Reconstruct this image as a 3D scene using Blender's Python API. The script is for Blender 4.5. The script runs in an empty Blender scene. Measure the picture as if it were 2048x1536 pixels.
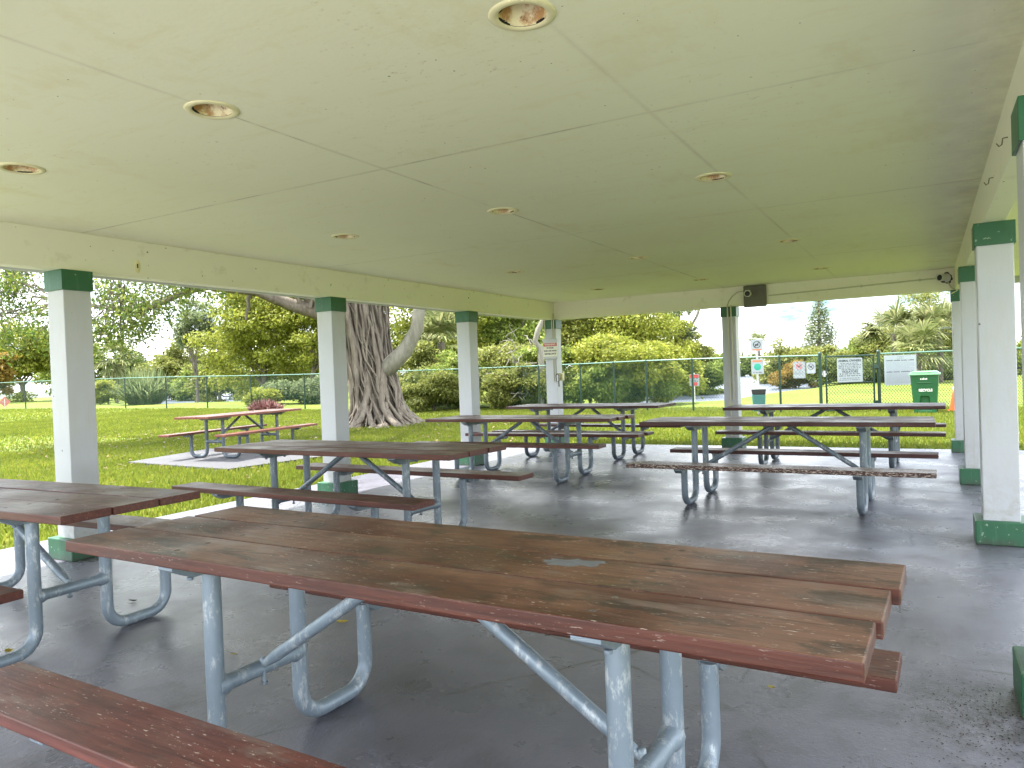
import bpy, math, random
import numpy as np
from mathutils import Vector, Matrix
random.seed(7)
RNG = np.random.default_rng(11)
S = bpy.context.scene
COL = S.collection
R = math.radians

# ---------------------------------------------------------------- camera
F_PX, YAW, PITCH, ROLL, CAM_H = 1479.4, R(29.3227), R(0.8327), R(2.0949), 1.279
fwd = Vector((-math.sin(YAW) * math.cos(PITCH), math.cos(YAW) * math.cos(PITCH), -math.sin(PITCH)))
r0 = Vector((math.cos(YAW), math.sin(YAW), 0))
u0 = r0.cross(fwd)
cR = math.cos(ROLL) * r0 - math.sin(ROLL) * u0
cU = math.sin(ROLL) * r0 + math.cos(ROLL) * u0
cam_d = bpy.data.cameras.new('camera')
cam = bpy.data.objects.new('camera', cam_d)
COL.objects.link(cam)
m = Matrix((cR, cU, -fwd)).transposed().to_4x4()
m.translation = (0, 0, CAM_H)
cam.matrix_world = m
cam_d.sensor_width = 36
cam_d.lens = F_PX * 36 / 2048
cam_d.clip_start = .05
cam_d.clip_end = 5000
S.camera = cam


def ray(x, y):
    return fwd + cR * ((x - 1024) / F_PX) + cU * ((768 - y) / F_PX)


def dep(x, y, d):
    return Vector((0, 0, CAM_H)) + ray(x, y) * d


def gz(x, y, z=0.0):
    d = ray(x, y)
    return Vector((0, 0, CAM_H)) + d * ((z - CAM_H) / d.z)


def on_y(x, y, Y):
    d = ray(x, y)
    return Vector((0, 0, CAM_H)) + d * (Y / d.y)


def on_x(x, y, X):
    d = ray(x, y)
    return Vector((0, 0, CAM_H)) + d * (X / d.x)


# ---------------------------------------------------------------- object helpers
def tag(o, label=None, cat=None, group=None, kind=None):
    if label: o['label'] = label
    if cat: o['category'] = cat
    if group: o['group'] = group
    if kind: o['kind'] = kind
    return o


def thing(name, label, cat, loc=(0, 0, 0), rz=0, group=None):
    o = bpy.data.objects.new(name, None)
    o.empty_display_size = .1
    COL.objects.link(o)
    o.location = loc
    o.rotation_euler = (0, 0, rz)
    return tag(o, label, cat, group)


def link(name, me, mat, parent=None):
    o = bpy.data.objects.new(name, me)
    COL.objects.link(o)
    for mm in (mat if isinstance(mat, (list, tuple)) else [mat]):
        me.materials.append(mm)
    if parent: o.parent = parent
    return o


class MB:
    def __init__(s):
        s.v = []; s.f = []; s.mi = []; s.sm = []

    def add(s, v, f, mi=0, sm=False):
        b = len(s.v)
        s.v += [tuple(p) for p in v]
        s.f += [tuple(i + b for i in q) for q in f]
        s.mi += [mi] * len(f); s.sm += [sm] * len(f)

    def box(s, lo, hi, mi=0, M=None):
        x0, y0, z0 = lo; x1, y1, z1 = hi
        v = [(x0, y0, z0), (x1, y0, z0), (x1, y1, z0), (x0, y1, z0), (x0, y0, z1), (x1, y0, z1), (x1, y1, z1), (x0, y1, z1)]
        if M is not None: v = [M @ Vector(p) for p in v]
        s.add(v, [(3, 2, 1, 0), (4, 5, 6, 7), (0, 1, 5, 4), (1, 2, 6, 5), (2, 3, 7, 6), (3, 0, 4, 7)], mi)

    def prism(s, pts, a, b, axis='y', mi=0, M=None):
        """extrude a 2-D outline along an axis"""
        n = len(pts)
        mk = {'y': lambda p, t: (p[0], t, p[1]), 'x': lambda p, t: (t, p[0], p[1]), 'z': lambda p, t: (p[0], p[1], t)}[axis]
        v = [mk(p, a) for p in pts] + [mk(p, b) for p in pts]
        if M is not None: v = [M @ Vector(p) for p in v]
        f = [tuple(range(n - 1, -1, -1)), tuple(range(n, 2 * n))] + [(i, (i + 1) % n, n + (i + 1) % n, n + i) for i in range(n)]
        s.add(v, f, mi)

    def tube(s, pts, rad, seg=10, mi=0, caps=True, sy=1.0):
        P = [Vector(p) for p in pts]
        n = len(P)
        rr = rad if isinstance(rad, (list, tuple, np.ndarray)) else [rad] * n
        T = []
        for i in range(n):
            t = (P[min(i + 1, n - 1)] - P[max(i - 1, 0)])
            T.append(t.normalized() if t.length > 1e-9 else Vector((0, 0, 1)))
        a = Vector((0, 0, 1)) if abs(T[0].z) < .9 else Vector((1, 0, 0))
        N = (a - T[0] * a.dot(T[0])).normalized()
        v = []
        for i in range(n):
            N = (N - T[i] * N.dot(T[i]))
            N = N.normalized() if N.length > 1e-6 else T[i].orthogonal().normalized()
            B = T[i].cross(N)
            for k in range(seg):
                q = 2 * math.pi * k / seg
                v.append(P[i] + (N * math.cos(q) + B * math.sin(q) * sy) * rr[i])
        f = [(i * seg + k, i * seg + (k + 1) % seg, (i + 1) * seg + (k + 1) % seg, (i + 1) * seg + k) for i in range(n - 1) for k in range(seg)]
        s.add(v, f, mi, True)
        if caps:
            s.add(v[:seg], [tuple(range(seg - 1, -1, -1))], mi)
            s.add(v[-seg:], [tuple(range(seg))], mi)

    def lathe(s, prof, seg=24, c=(0, 0, 0), mi=0, M=None, sm=True, close=False):
        v = []
        for r_, z in prof:
            for k in range(seg):
                q = 2 * math.pi * k / seg
                p = Vector((r_ * math.cos(q), r_ * math.sin(q), z))
                if M is not None: p = M @ p
                v.append(p + Vector(c))
        n = len(prof)
        f = [(i * seg + k, i * seg + (k + 1) % seg, (i + 1) * seg + (k + 1) % seg, (i + 1) * seg + k) for i in range(n - 1) for k in range(seg)]
        s.add(v, f, mi, sm)
        if close:
            s.add(v[:seg], [tuple(range(seg - 1, -1, -1))], mi)
            s.add(v[-seg:], [tuple(range(seg))], mi)

    def build(s, name, mat, parent=None, bevel=0, seg=2):
        me = bpy.data.meshes.new(name)
        me.from_pydata(s.v, [], s.f)
        me.polygons.foreach_set('material_index', s.mi)
        me.polygons.foreach_set('use_smooth', s.sm)
        me.update()
        o = link(name, me, mat, parent)
        if bevel:
            b = o.modifiers.new('bevel', 'BEVEL'); b.width = bevel; b.segments = seg; b.limit_method = 'ANGLE'; b.angle_limit = R(50)
        return o


def quads(name, co, k, mat, parent=None, smooth=False):
    """fast mesh of n separate k-sided faces; co is (n*k,3)"""
    n = len(co) // k
    me = bpy.data.meshes.new(name)
    me.vertices.add(n * k); me.vertices.foreach_set('co', np.ascontiguousarray(co, dtype=np.float32).ravel())
    me.loops.add(n * k); me.loops.foreach_set('vertex_index', np.arange(n * k, dtype=np.int32))
    me.polygons.add(n); me.polygons.foreach_set('loop_start', np.arange(0, n * k, k, dtype=np.int32))
    try: me.polygons.foreach_set('loop_total', np.full(n, k, dtype=np.int32))
    except Exception: pass
    me.update(calc_edges=True)
    return link(name, me, mat, parent)


def lettering(txt, size, M, mat, parent, name='lettering', align='CENTER', depth=.002, sx=1.0, bold=0.0):
    cu = bpy.data.curves.new('text', 'FONT')
    cu.body = txt; cu.size = size; cu.align_x = align; cu.align_y = 'CENTER'; cu.extrude = depth; cu.offset = bold
    o = bpy.data.objects.new('text', cu)
    COL.objects.link(o)
    dg = bpy.context.evaluated_depsgraph_get()
    me = bpy.data.meshes.new_from_object(o.evaluated_get(dg))
    bpy.data.objects.remove(o); bpy.data.curves.remove(cu)
    me.transform(M @ Matrix.Diagonal((sx, 1, 1, 1)))
    me.name = name
    me.materials.clear()
    return link(name, me, mat, parent)


# ---------------------------------------------------------------- material helpers
class NT:
    def __init__(s, name):
        s.m = bpy.data.materials.new(name); s.m.use_nodes = True
        s.t = s.m.node_tree; s.n = s.t.nodes; s.n.clear()
        s.out = s.n.new('ShaderNodeOutputMaterial')
        s.tc = s.n.new('ShaderNodeTexCoord')

    def l(s, a, b): s.t.links.new(a, b)

    def put(s, sock, val):
        if isinstance(val, bpy.types.NodeSocket): s.l(val, sock)
        elif val is not None: sock.default_value = val

    def map(s, src=None, scale=(1, 1, 1), loc=(0, 0, 0)):
        n = s.n.new('ShaderNodeMapping'); s.put(n.inputs[0], src if src is not None else s.tc.outputs['Object'])
        s.put(n.inputs['Scale'], scale); s.put(n.inputs['Location'], loc); return n.outputs[0]

    def noise(s, vec, scale, detail=5, rough=.55, dist=0):
        n = s.n.new('ShaderNodeTexNoise'); s.put(n.inputs['Vector'], vec)
        n.inputs['Scale'].default_value = scale; n.inputs['Detail'].default_value = detail
        n.inputs['Roughness'].default_value = rough; n.inputs['Distortion'].default_value = dist
        return n.outputs['Fac']

    def ramp(s, fac, stops, mode='LINEAR'):
        n = s.n.new('ShaderNodeValToRGB'); n.color_ramp.interpolation = mode
        e = n.color_ramp.elements
        while len(e) < len(stops): e.new(.5)
        for q, (p, c) in zip(e, stops):
            q.position = p; q.color = (c, c, c, 1) if isinstance(c, (int, float)) else tuple(c) + (1,) * (4 - len(c))
        s.put(n.inputs[0], fac); return n.outputs[0]

    def mix(s, fac, a, b, mode='MIX'):
        n = s.n.new('ShaderNodeMix'); n.data_type = 'RGBA'; n.blend_type = mode
        s.put(n.inputs[0], fac)
        for sock, val in ((n.inputs[6], a), (n.inputs[7], b)):
            if isinstance(val, (tuple, list)): val = tuple(val) + (1,) * (4 - len(val))
            s.put(sock, val)
        return n.outputs[2]

    def math(s, op, a, b=None, clamp=False):
        n = s.n.new('ShaderNodeMath'); n.operation = op; n.use_clamp = clamp
        s.put(n.inputs[0], a)
        if b is not None: s.put(n.inputs[1], b)
        return n.outputs[0]

    def bump(s, h, strength=.3, dist=.01):
        n = s.n.new('ShaderNodeBump'); n.inputs['Strength'].default_value = strength; n.inputs['Distance'].default_value = dist
        s.l(h, n.inputs['Height']); return n.outputs[0]

    def sep(s, vec=None):
        n = s.n.new('ShaderNodeSeparateXYZ'); s.put(n.inputs[0], vec if vec is not None else s.tc.outputs['Object']); return n.outputs

    def bsdf(s, color, rough=.5, normal=None, metal=0, spec=.5, coat=0):
        n = s.n.new('ShaderNodeBsdfPrincipled')
        if isinstance(color, (tuple, list)): color = tuple(color) + (1,) * (4 - len(color))
        s.put(n.inputs['Base Color'], color); s.put(n.inputs['Roughness'], rough); s.put(n.inputs['Metallic'], metal)
        s.put(n.inputs['Specular IOR Level'], spec); s.put(n.inputs['Coat Weight'], coat)
        if normal is not None: s.l(normal, n.inputs['Normal'])
        s.l(n.outputs[0], s.out.inputs[0]); return n

    def rnd(s):
        n = s.n.new('ShaderNodeObjectInfo'); return n.outputs['Random']

    def island(s):
        n = s.n.new('ShaderNodeNewGeometry'); return n.outputs['Random Per Island']


def simple(name, col, rough=.5, var=.25, scale=8, bump=.0, metal=0, spec=.5):
    t = NT(name)
    n = t.noise(t.tc.outputs['Object'], scale, 6)
    c = t.mix(n, [q * (1 - var) for q in col], [min(1, q * (1 + var)) for q in col])
    b = t.bump(t.noise(t.tc.outputs['Object'], scale * 8, 4), bump, .01) if bump else None
    t.bsdf(c, rough, b, metal, spec)
    return t.m


# ---- concrete floor
def mat_floor():
    t = NT('painted_concrete')
    o = t.tc.outputs['Object']
    big = t.noise(o, .55, 4, .5)
    mid = t.noise(o, 3.2, 7, .62, .6)
    c = t.mix(t.ramp(big, [(.3, 0), (.7, 1)]), (.104, .103, .132), (.190, .188, .234))
    c = t.mix(t.ramp(mid, [(.5, 0), (.75, 1)]), c, (.080, .077, .090))
    st = t.noise(t.map(scale=(6, 2.0, 1)), 7, 10, .78, .5)           # brush and scuff streaks
    c = t.mix(t.ramp(st, [(.58, 0), (.70, .6)]), c, (.045, .045, .048))
    st2 = t.noise(t.map(scale=(2.2, 6, 1), loc=(4, 1, 0)), 7, 10, .78, .5)
    c = t.mix(t.ramp(st2, [(.60, 0), (.72, .22)]), c, (.36, .36, .40))
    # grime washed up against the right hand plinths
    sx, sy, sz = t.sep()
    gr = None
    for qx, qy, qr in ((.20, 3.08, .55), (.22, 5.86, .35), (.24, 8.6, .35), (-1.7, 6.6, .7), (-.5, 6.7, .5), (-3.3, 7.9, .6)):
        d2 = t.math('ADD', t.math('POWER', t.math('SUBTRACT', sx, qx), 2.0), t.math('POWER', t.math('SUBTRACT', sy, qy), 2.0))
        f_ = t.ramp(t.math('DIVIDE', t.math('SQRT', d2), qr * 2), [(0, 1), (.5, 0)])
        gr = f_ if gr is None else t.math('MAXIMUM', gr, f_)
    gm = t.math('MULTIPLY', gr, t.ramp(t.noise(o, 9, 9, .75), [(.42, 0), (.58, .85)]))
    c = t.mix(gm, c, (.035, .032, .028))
    sp = t.noise(o, 55, 2, .5)
    c = t.mix(t.ramp(sp, [(.72, 0), (.78, .7)]), c, (.40, .39, .38))
    vo = t.n.new('ShaderNodeTexVoronoi'); vo.feature = 'DISTANCE_TO_EDGE'; vo.inputs['Scale'].default_value = .55
    dn = t.n.new('ShaderNodeTexNoise'); dn.inputs['Scale'].default_value = 2.5; dn.inputs['Detail'].default_value = 6
    t.l(o, dn.inputs['Vector'])
    mx = t.mix(.12, o, dn.outputs['Color'])
    t.l(mx, vo.inputs['Vector'])
    crack = t.ramp(vo.outputs['Distance'], [(0, 1), (.006, 0)])
    crk = t.math('MULTIPLY', crack, t.ramp(t.noise(o, .8, 3), [(.45, 0), (.55, .9)]))
    c = t.mix(crk, c, (.03, .03, .032))
    rough = t.ramp(t.noise(o, 2.3, 6, .6), [(.3, .20), (.7, .42)])
    h = t.mix(.5, t.mix(.5, t.noise(o, 16, 6, .65), t.noise(o, 70, 4, .6)), st)
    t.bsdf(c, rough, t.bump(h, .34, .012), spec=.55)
    return t.m


def mat_pad():
    t = NT('bare_concrete')
    o = t.tc.outputs['Object']
    c = t.mix(t.noise(o, 1.6, 7, .6), (.050, .050, .056), (.085, .085, .094))
    c = t.mix(t.ramp(t.noise(o, 9, 6, .7), [(.55, 0), (.8, .6)]), c, (.12, .12, .11))
    t.bsdf(c, .7, t.bump(t.noise(o, 30, 5), .25, .01))
    return t.m


# ---- ceiling
SEAM_X = (-2.685, -1.10)
SEAM_Y = (-2.0, .75, 3.37, 5.93, 8.95)


def mat_ceiling():
    t = NT('ceiling_paint')
    o = t.tc.outputs['Object']
    sx, sy, sz = t.sep()
    c = t.mix(t.ramp(t.noise(o, .5, 4), [(.3, 0), (.7, 1)]), (.84, .83, .60), (.89, .885, .66))
    # yellow streaks of mildew running across the boards
    st = t.noise(t.map(scale=(1.2, 7, 1)), 2.6, 8, .68, .4)
    c = t.mix(t.ramp(st, [(.54, 0), (.76, .38)]), c, (.78, .70, .40))
    ye = t.noise(t.map(scale=(1.5, 1, 1), loc=(2, 5, 0)), 1.1, 7, .7)
    c = t.mix(t.ramp(ye, [(.56, 0), (.72, .5)]), c, (.74, .66, .36))
    sp = t.noise(t.map(scale=(1, 1.5, 1)), 24, 6, .75)
    c = t.mix(t.math('MULTIPLY', t.ramp(sp, [(.60, 0), (.70, .6)]), t.ramp(t.noise(o, .9, 3), [(.46, 0), (.66, 1)])), c, (.46, .36, .18))
    pk = t.noise(o, 40, 2, .4)
    c = t.mix(t.ramp(pk, [(.765, 0), (.775, .85)]), c, (.08, .06, .04))
    # mould creeping along the right hand beam
    edge = t.ramp(t.math('ADD', sx, 0.0), [(0, 0), (.34, 1)])
    mo = t.math('MULTIPLY', edge, t.ramp(t.noise(o, 3, 7, .7), [(.35, 0), (.7, .5)]))
    c = t.mix(mo, c, (.36, .35, .30))
    # board joints with a broken dirt line
    wob = t.math('MULTIPLY', t.math('SUBTRACT', t.noise(o, 5, 4), .5), .008)
    dmin = None
    for ax, vals in ((sx, SEAM_X), (sy, SEAM_Y)):
        for q in vals:
            d = t.math('ABSOLUTE', t.math('ADD', t.math('SUBTRACT', ax, q), wob))
            if q == -1.10: d = t.math('ADD', d, .0024)
            dmin = d if dmin is None else t.math('MINIMUM', dmin, d)
    brk = t.noise(o, 1.7, 5, .7)
    soft = t.math('MULTIPLY', t.ramp(dmin, [(0, .5), (.006, .32), (.022, 0)]), t.ramp(t.noise(o, .8, 5, .65), [(.40, .12), (.62, 1)]))
    c = t.mix(soft, c, (.50, .43, .28))
    hard = t.math('MULTIPLY', t.ramp(dmin, [(0, 1), (.0022, .9), (.0038, 0)]), t.ramp(brk, [(.50, .10), (.62, 1)]))
    c = t.mix(hard, c, (.10, .09, .06))
    b = t.bump(t.mix(.35, t.noise(o, 40, 5), t.noise(o, 5, 6)), .12, .01)
    t.bsdf(c, .62, b, spec=.35)
    return t.m


def mat_beam():
    t = NT('cream_beam_paint')
    o = t.tc.outputs['Object']
    c = t.mix(t.noise(o, 1.2, 6), (.83, .79, .70), (.88, .85, .77))
    c = t.mix(t.ramp(t.noise(o, 5, 8, .7), [(.58, 0), (.75, .5)]), c, (.44, .40, .26))
    pk = t.noise(o, 26, 2, .4)
    c = t.mix(t.ramp(pk, [(.765, 0), (.775, .9)]), c, (.05, .04, .03))
    t.bsdf(c, .6, t.bump(t.noise(o, 30, 6), .15, .01), spec=.35)
    return t.m


def mat_column():
    t = NT('white_column_paint')
    o = t.tc.outputs['Object']
    sx, sy, sz = t.sep()
    c = t.mix(t.noise(o, 2, 5), (.45, .465, .505), (.54, .55, .59))
    dirt = t.math('MULTIPLY', t.ramp(t.noise(t.map(scale=(6, 6, 1.5)), 2.2, 7, .7), [(.5, 0), (.75, .45)]), 1)
    c = t.mix(dirt, c, (.46, .45, .40))
    pk = t.noise(o, 30, 2, .4)
    c = t.mix(t.ramp(pk, [(.785, 0), (.795, .9)]), c, (.06, .055, .05))
    drip = t.noise(t.map(scale=(26, 26, .8)), 1.6, 5, .6)
    c = t.mix(t.math('MULTIPLY', t.ramp(drip, [(.60, 0), (.72, .35)]), t.ramp(t.noise(o, 1.3, 4), [(.4, 0), (.6, 1)])), c, (.40, .37, .31))
    splash = t.math('MULTIPLY', t.ramp(sz, [(.16, .9), (.55, 0)]), t.ramp(t.noise(o, 14, 8, .75), [(.45, 0), (.62, .7)]))
    c = t.mix(splash, c, (.36, .34, .29))
    wood = t.noise(t.map(scale=(22, 22, 1.3)), 3, 7, .7)
    pit = t.noise(t.map(scale=(1, 1, .45)), 70, 3, .6)
    t.bsdf(c, .48, t.bump(t.mix(.5, wood, pit), .35, .006), spec=.4)
    return t.m


def mat_green():
    t = NT('green_trim_paint')
    o = t.tc.outputs['Object']
    c = t.mix(t.noise(o, 4, 6), (.012, .082, .036), (.025, .130, .060))
    c = t.mix(t.ramp(t.noise(o, 9, 7, .7), [(.6, 0), (.72, .6)]), c, (.012, .05, .028))
    c = t.mix(t.ramp(t.noise(o, 34, 3, .5), [(.68, 0), (.70, .7)]), c, (.35, .40, .34))
    c = t.mix(t.ramp(t.noise(t.map(scale=(9, 9, 1)), 2.5, 7, .7), [(.55, 0), (.72, .55)]), c, (.10, .20, .13))
    gz_ = t.sep()[2]
    low = t.math('MULTIPLY', t.ramp(gz_, [(0.0, 1), (.07, 0)]), t.ramp(t.noise(o, 18, 8, .7), [(.40, 0), (.55, .85)]))
    c = t.mix(low, c, (.05, .05, .04))
    t.bsdf(c, .42, t.bump(t.noise(o, 22, 6), .2, .006))
    return t.m


# ---- table wood
def mat_wood(name, base=(.090, .027, .019), brown=(.155, .098, .075), dirty=.5, worn=.0, chip_t=.625):
    t = NT(name)
    rv = t.rnd()
    off = t.n.new('ShaderNodeCombineXYZ')
    t.l(t.math('MULTIPLY', rv, 37.0), off.inputs[0]); t.l(t.math('MULTIPLY', rv, 11.0), off.inputs[1])
    v0 = t.n.new('ShaderNodeVectorMath'); v0.operation = 'ADD'
    t.l(t.tc.outputs['Object'], v0.inputs[0]); t.l(off.outputs[0], v0.inputs[1])
    P = v0.outputs[0]
    gr = t.noise(t.map(P, (1.5, 26, 26)), 2.2, 8, .62, .4)
    c = t.mix(t.ramp(gr, [(.3, 0), (.7, 1)]), [q * .55 for q in base], [q * 1.4 for q in base])
    nrm = t.n.new('ShaderNodeNewGeometry').outputs['Normal']
    up = t.ramp(t.sep(nrm)[2], [(.45, 0), (.85, 1)])                # weathering lies on the upper faces
    big = t.noise(t.map(P, (1, 1.6, 1)), 1.5, 5, .6)
    c = t.mix(t.math('MULTIPLY', up, t.ramp(big, [(.44, .1), (.56, .85)])), c, t.mix(t.ramp(gr, [(.3, 0), (.7, 1)]), [q * .62 for q in brown], [q * 1.35 for q in brown]))
    d = t.noise(t.map(P, (1, 2.6, 1)), 4.2, 9, .72, .5)
    c = t.mix(t.math('MULTIPLY', up, t.ramp(d, [(.53, 0), (.585, dirty)])), c, (.026, .021, .017))
    gy = t.noise(t.map(P, (1, 3.5, 1), (3, 1, 0)), 2.3, 9, .7, .4)
    c = t.mix(t.math('MULTIPLY', up, t.ramp(gy, [(.56, 0), (.63, .6)])), c, (.20, .15, .125))
    ck = t.noise(t.map(P, (2.2, 95, 95)), 2.0, 4, .6)
    c = t.mix(t.math('MULTIPLY', up, t.ramp(ck, [(.64, 0), (.68, .7)])), c, (.022, .016, .013))
    chip = t.noise(t.map(P, (14, 70, 70)), 2.2, 5, .7)
    area = t.noise(t.map(P, (1, 2, 2), (7, 2, 0)), 2.1, 4, .6)
    cm = t.math('MULTIPLY', t.ramp(chip, [(chip_t, 0), (chip_t + .025, 1)]), t.ramp(area, [(.52 - worn, 0), (.62 - worn, 1)]))
    cm = t.math('MULTIPLY', cm, t.math('ADD', t.math('MULTIPLY', up, .65), .35 if chip_t > .6 else .9))
    c = t.mix(cm, c, (.58, .50, .43))
    h = t.math('SUBTRACT', gr, t.math('MULTIPLY', cm, .5))
    rough = t.ramp(t.noise(P, 3, 6), [(.3, .30), (.7, .58)])
    t.bsdf(c, rough, t.bump(h, .35, .004), spec=.38)
    return t.m


def mat_steel(name='galvanised_steel', k=1.0):
    t = NT(name)
    o = t.tc.outputs['Object']
    c = t.mix(t.noise(o, 5, 6, .6), [q * k for q in (.165, .215, .265)], [q * k for q in (.26, .315, .365)])
    c = t.mix(t.ramp(t.noise(t.map(scale=(1, 1, .35)), 24, 9, .8), [(.53, 0), (.63, .75 * k)]), c, (.56, .59, .60))
    c = t.mix(t.ramp(t.noise(o, 9, 8, .75), [(.66, 0), (.74, .55)]), c, (.10, .085, .07))
    t.bsdf(c, t.ramp(t.noise(o, 12, 5), [(.3, .34), (.7, .55)]), t.bump(t.noise(o, 45, 5), .12, .004), metal=.25)
    return t.m


def mat_rust():
    t = NT('rusty_reflector')
    o = t.tc.outputs['Object']
    c = t.mix(t.noise(o, 14, 6, .7), (.74, .66, .38), (.84, .78, .54))
    c = t.mix(t.ramp(t.noise(o, 11, 8, .75), [(.46, 0), (.58, .9)]), c, (.40, .19, .05))
    c = t.mix(t.ramp(t.noise(o, 26, 6, .7), [(.60, 0), (.66, 1)]), c, (.035, .02, .015))
    t.bsdf(c, .6, t.bump(t.noise(o, 60, 5), .3, .004))
    return t.m


def mat_leaf(name, a, b, cc=None, trans=.5, rough=.5):
    t = NT(name)
    isl = t.island()
    c = t.ramp(isl, [(0, a), (.55, b), (1, cc or b)])
    w = t.noise(t.tc.outputs['Object'], .55, 3)
    c = t.mix(t.ramp(w, [(.35, .0), (.7, .55)]), c, [q * .62 for q in a])
    p = t.bsdf(c, rough, spec=.3)
    tr = t.n.new('ShaderNodeBsdfTranslucent'); t.l(c, tr.inputs[0])
    mx = t.n.new('ShaderNodeMixShader'); mx.inputs[0].default_value = trans
    t.l(p.outputs[0], mx.inputs[1]); t.l(tr.outputs[0], mx.inputs[2]); t.l(mx.outputs[0], t.out.inputs[0])
    return t.m


def mat_ground():
    t = NT('lawn')
    o = t.tc.outputs['Object']
    c = t.mix(t.ramp(t.noise(o, .22, 5), [(.35, 0), (.65, 1)]), (.090, .130, .016), (.150, .175, .023))
    c = t.mix(t.ramp(t.noise(o, 1.4, 6, .65), [(.45, 0), (.75, .8)]), c, (.080, .125, .014))
    c = t.mix(t.ramp(t.noise(o, 14, 6, .7), [(.5, 0), (.72, .6)]), c, (.19, .20, .036))
    c = t.mix(t.ramp(t.noise(o, .5, 6, .7), [(.66, 0), (.76, .5)]), c, (.15, .12, .06))
    t.bsdf(c, .8, t.bump(t.noise(o, 22, 6, .7), .8, .03), spec=.15)
    return t.m


def mat_bark(name, a=(.20, .175, .15), b=(.36, .33, .30)):
    t = NT(name)
    o = t.tc.outputs['Object']
    n1 = t.noise(t.map(scale=(3, 3, .8)), 3, 9, .68, .6)
    c = t.mix(t.ramp(n1, [(.3, 0), (.7, 1)]), a, b)
    c = t.mix(t.ramp(t.noise(o, 2.5, 8, .7), [(.55, 0), (.7, .55)]), c, [q * .45 for q in a])
    t.bsdf(c, .8, t.bump(n1, .6, .03), spec=.2)
    return t.m


def mat_water():
    t = NT('water')
    o = t.tc.outputs['Object']
    h = t.noise(t.map(scale=(1, 1, 1)), 2.2, 5, .6)
    t.bsdf((.085, .10, .13), .38, t.bump(h, .5, .12), spec=.22)
    return t.m


FLOOR, PAD, CEIL, BEAM, WHITE, GREEN = mat_floor(), mat_pad(), mat_ceiling(), mat_beam(), mat_column(), mat_green()
WOOD = mat_wood('worn_redwood_paint')
WOOD_N = mat_wood('redwood_paint_near', (.080, .024, .015), (.200, .102, .068), .68, .085)
WOOD_S = mat_wood('red_bench_paint', (.125, .042, .032), (.150, .064, .048), .32, .10)
WOOD_D = mat_wood('dark_redwood_paint', (.060, .020, .017), (.140, .094, .080), .6)
WOOD_P = mat_wood('peeling_redwood_paint', (.060, .022, .018), (.140, .10, .086), .9, .24, .54)
WOOD_R = mat_wood('bright_redwood_paint', (.15, .045, .030), (.125, .058, .040), .75, .05)
STEEL = mat_steel()
STEEL_D = mat_steel('dull_dark_steel', .42)
RUST = mat_rust()
RING = simple('yellowed_trim', (.78, .72, .44), .5, .15, 20)
BLACK = simple('black_plastic', (.015, .015, .017), .35)
DARKHOLE = simple('dark_void', (.012, .010, .008), .9)
WHITEP = simple('white_plastic', (.72, .71, .66), .4, .1)
CREAMP = simple('cream_conduit', (.55, .54, .42), .45, .15, 10)
GREYBOX = simple('grey_box_paint', (.13, .125, .105), .5, .2, 6)
GREYMET = simple('grey_metal', (.42, .43, .43), .45, .15, 8, metal=.2)
SIGNW = simple('sign_white', (.30, .33, .365), .4, .08, 5)
SIGNC = simple('sign_cream', (.70, .68, .56), .45, .08, 5)
SIGNRED = simple('sign_red', (.48, .045, .05), .4, .15, 5)
SIGNINK = simple('sign_ink', (.03, .035, .045), .5, .1)
SIGNGREY = simple('sign_grey_ink', (.20, .23, .27), .5, .1)
FENCEG = simple('green_vinyl', (.006, .030, .018), .4, .25, 6)
MESHG = simple('green_vinyl_wire', (.022, .085, .060), .35, .25, 6)
MESHK = simple('weathered_wire', (.020, .035, .026), .35, .25, 6)
RAILG = simple('sunbleached_rail', (.10, .20, .16), .35, .25, 3)
BIN = simple('green_bin_plastic', (.010, .085, .028), .38, .15, 5)
BINLID = simple('faded_green_lid', (.16, .34, .20), .4, .15, 5)
ORANGE = simple('orange_cone', (.75, .09, .025), .4, .1, 5)
STUCCO = simple('pale_stucco', (.52, .52, .52), .8, .1, 2)
ROOF = simple('roof_shingle', (.12, .10, .09), .9, .3, 6)
BARK = mat_bark('grey_bark', (.085, .068, .054), (.25, .215, .175))
BARKL = mat_bark('smooth_grey_bark', (.15, .14, .11), (.28, .265, .22))
BARKD = mat_bark('dark_bark', (.09, .075, .06), (.17, .15, .12))
LAWN = mat_ground()
WATER = mat_water()
L_YEL = mat_leaf('leaf_yellow_green', (.175, .215, .022), (.280, .310, .042), (.40, .39, .075))
L_MID = mat_leaf('leaf_mid_green', (.120, .185, .028), (.220, .280, .050), (.34, .37, .09))
L_DRK = mat_leaf('leaf_dark_green', (.070, .115, .024), (.140, .185, .042), (.25, .28, .075))
L_OLV = mat_leaf('leaf_olive', (.140, .170, .034), (.240, .265, .062), (.37, .36, .11))
L_SPR = mat_leaf('leaf_fig', (.070, .125, .022), (.140, .200, .034), (.30, .32, .06), .5)
L_GRY = mat_leaf('leaf_grey_green', (.105, .145, .060), (.185, .230, .105), (.29, .32, .16))
L_ORG = mat_leaf('leaf_orange', (.17, .13, .02), (.27, .18, .03), (.33, .20, .05))
L_RED = mat_leaf('leaf_purple', (.10, .035, .040), (.22, .09, .09), (.42, .28, .25), .25)
L_PLM = mat_leaf('leaf_palm', (.11, .14, .05), (.22, .25, .10), (.42, .40, .20), .35, .4)
L_GRS = mat_leaf('grass_blade', (.135, .195, .022), (.210, .252, .030), (.29, .28, .05), .55)
L_LIT = mat_leaf('leaf_litter', (.42, .33, .05), (.45, .36, .06), (.38, .28, .07), .2)

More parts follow.
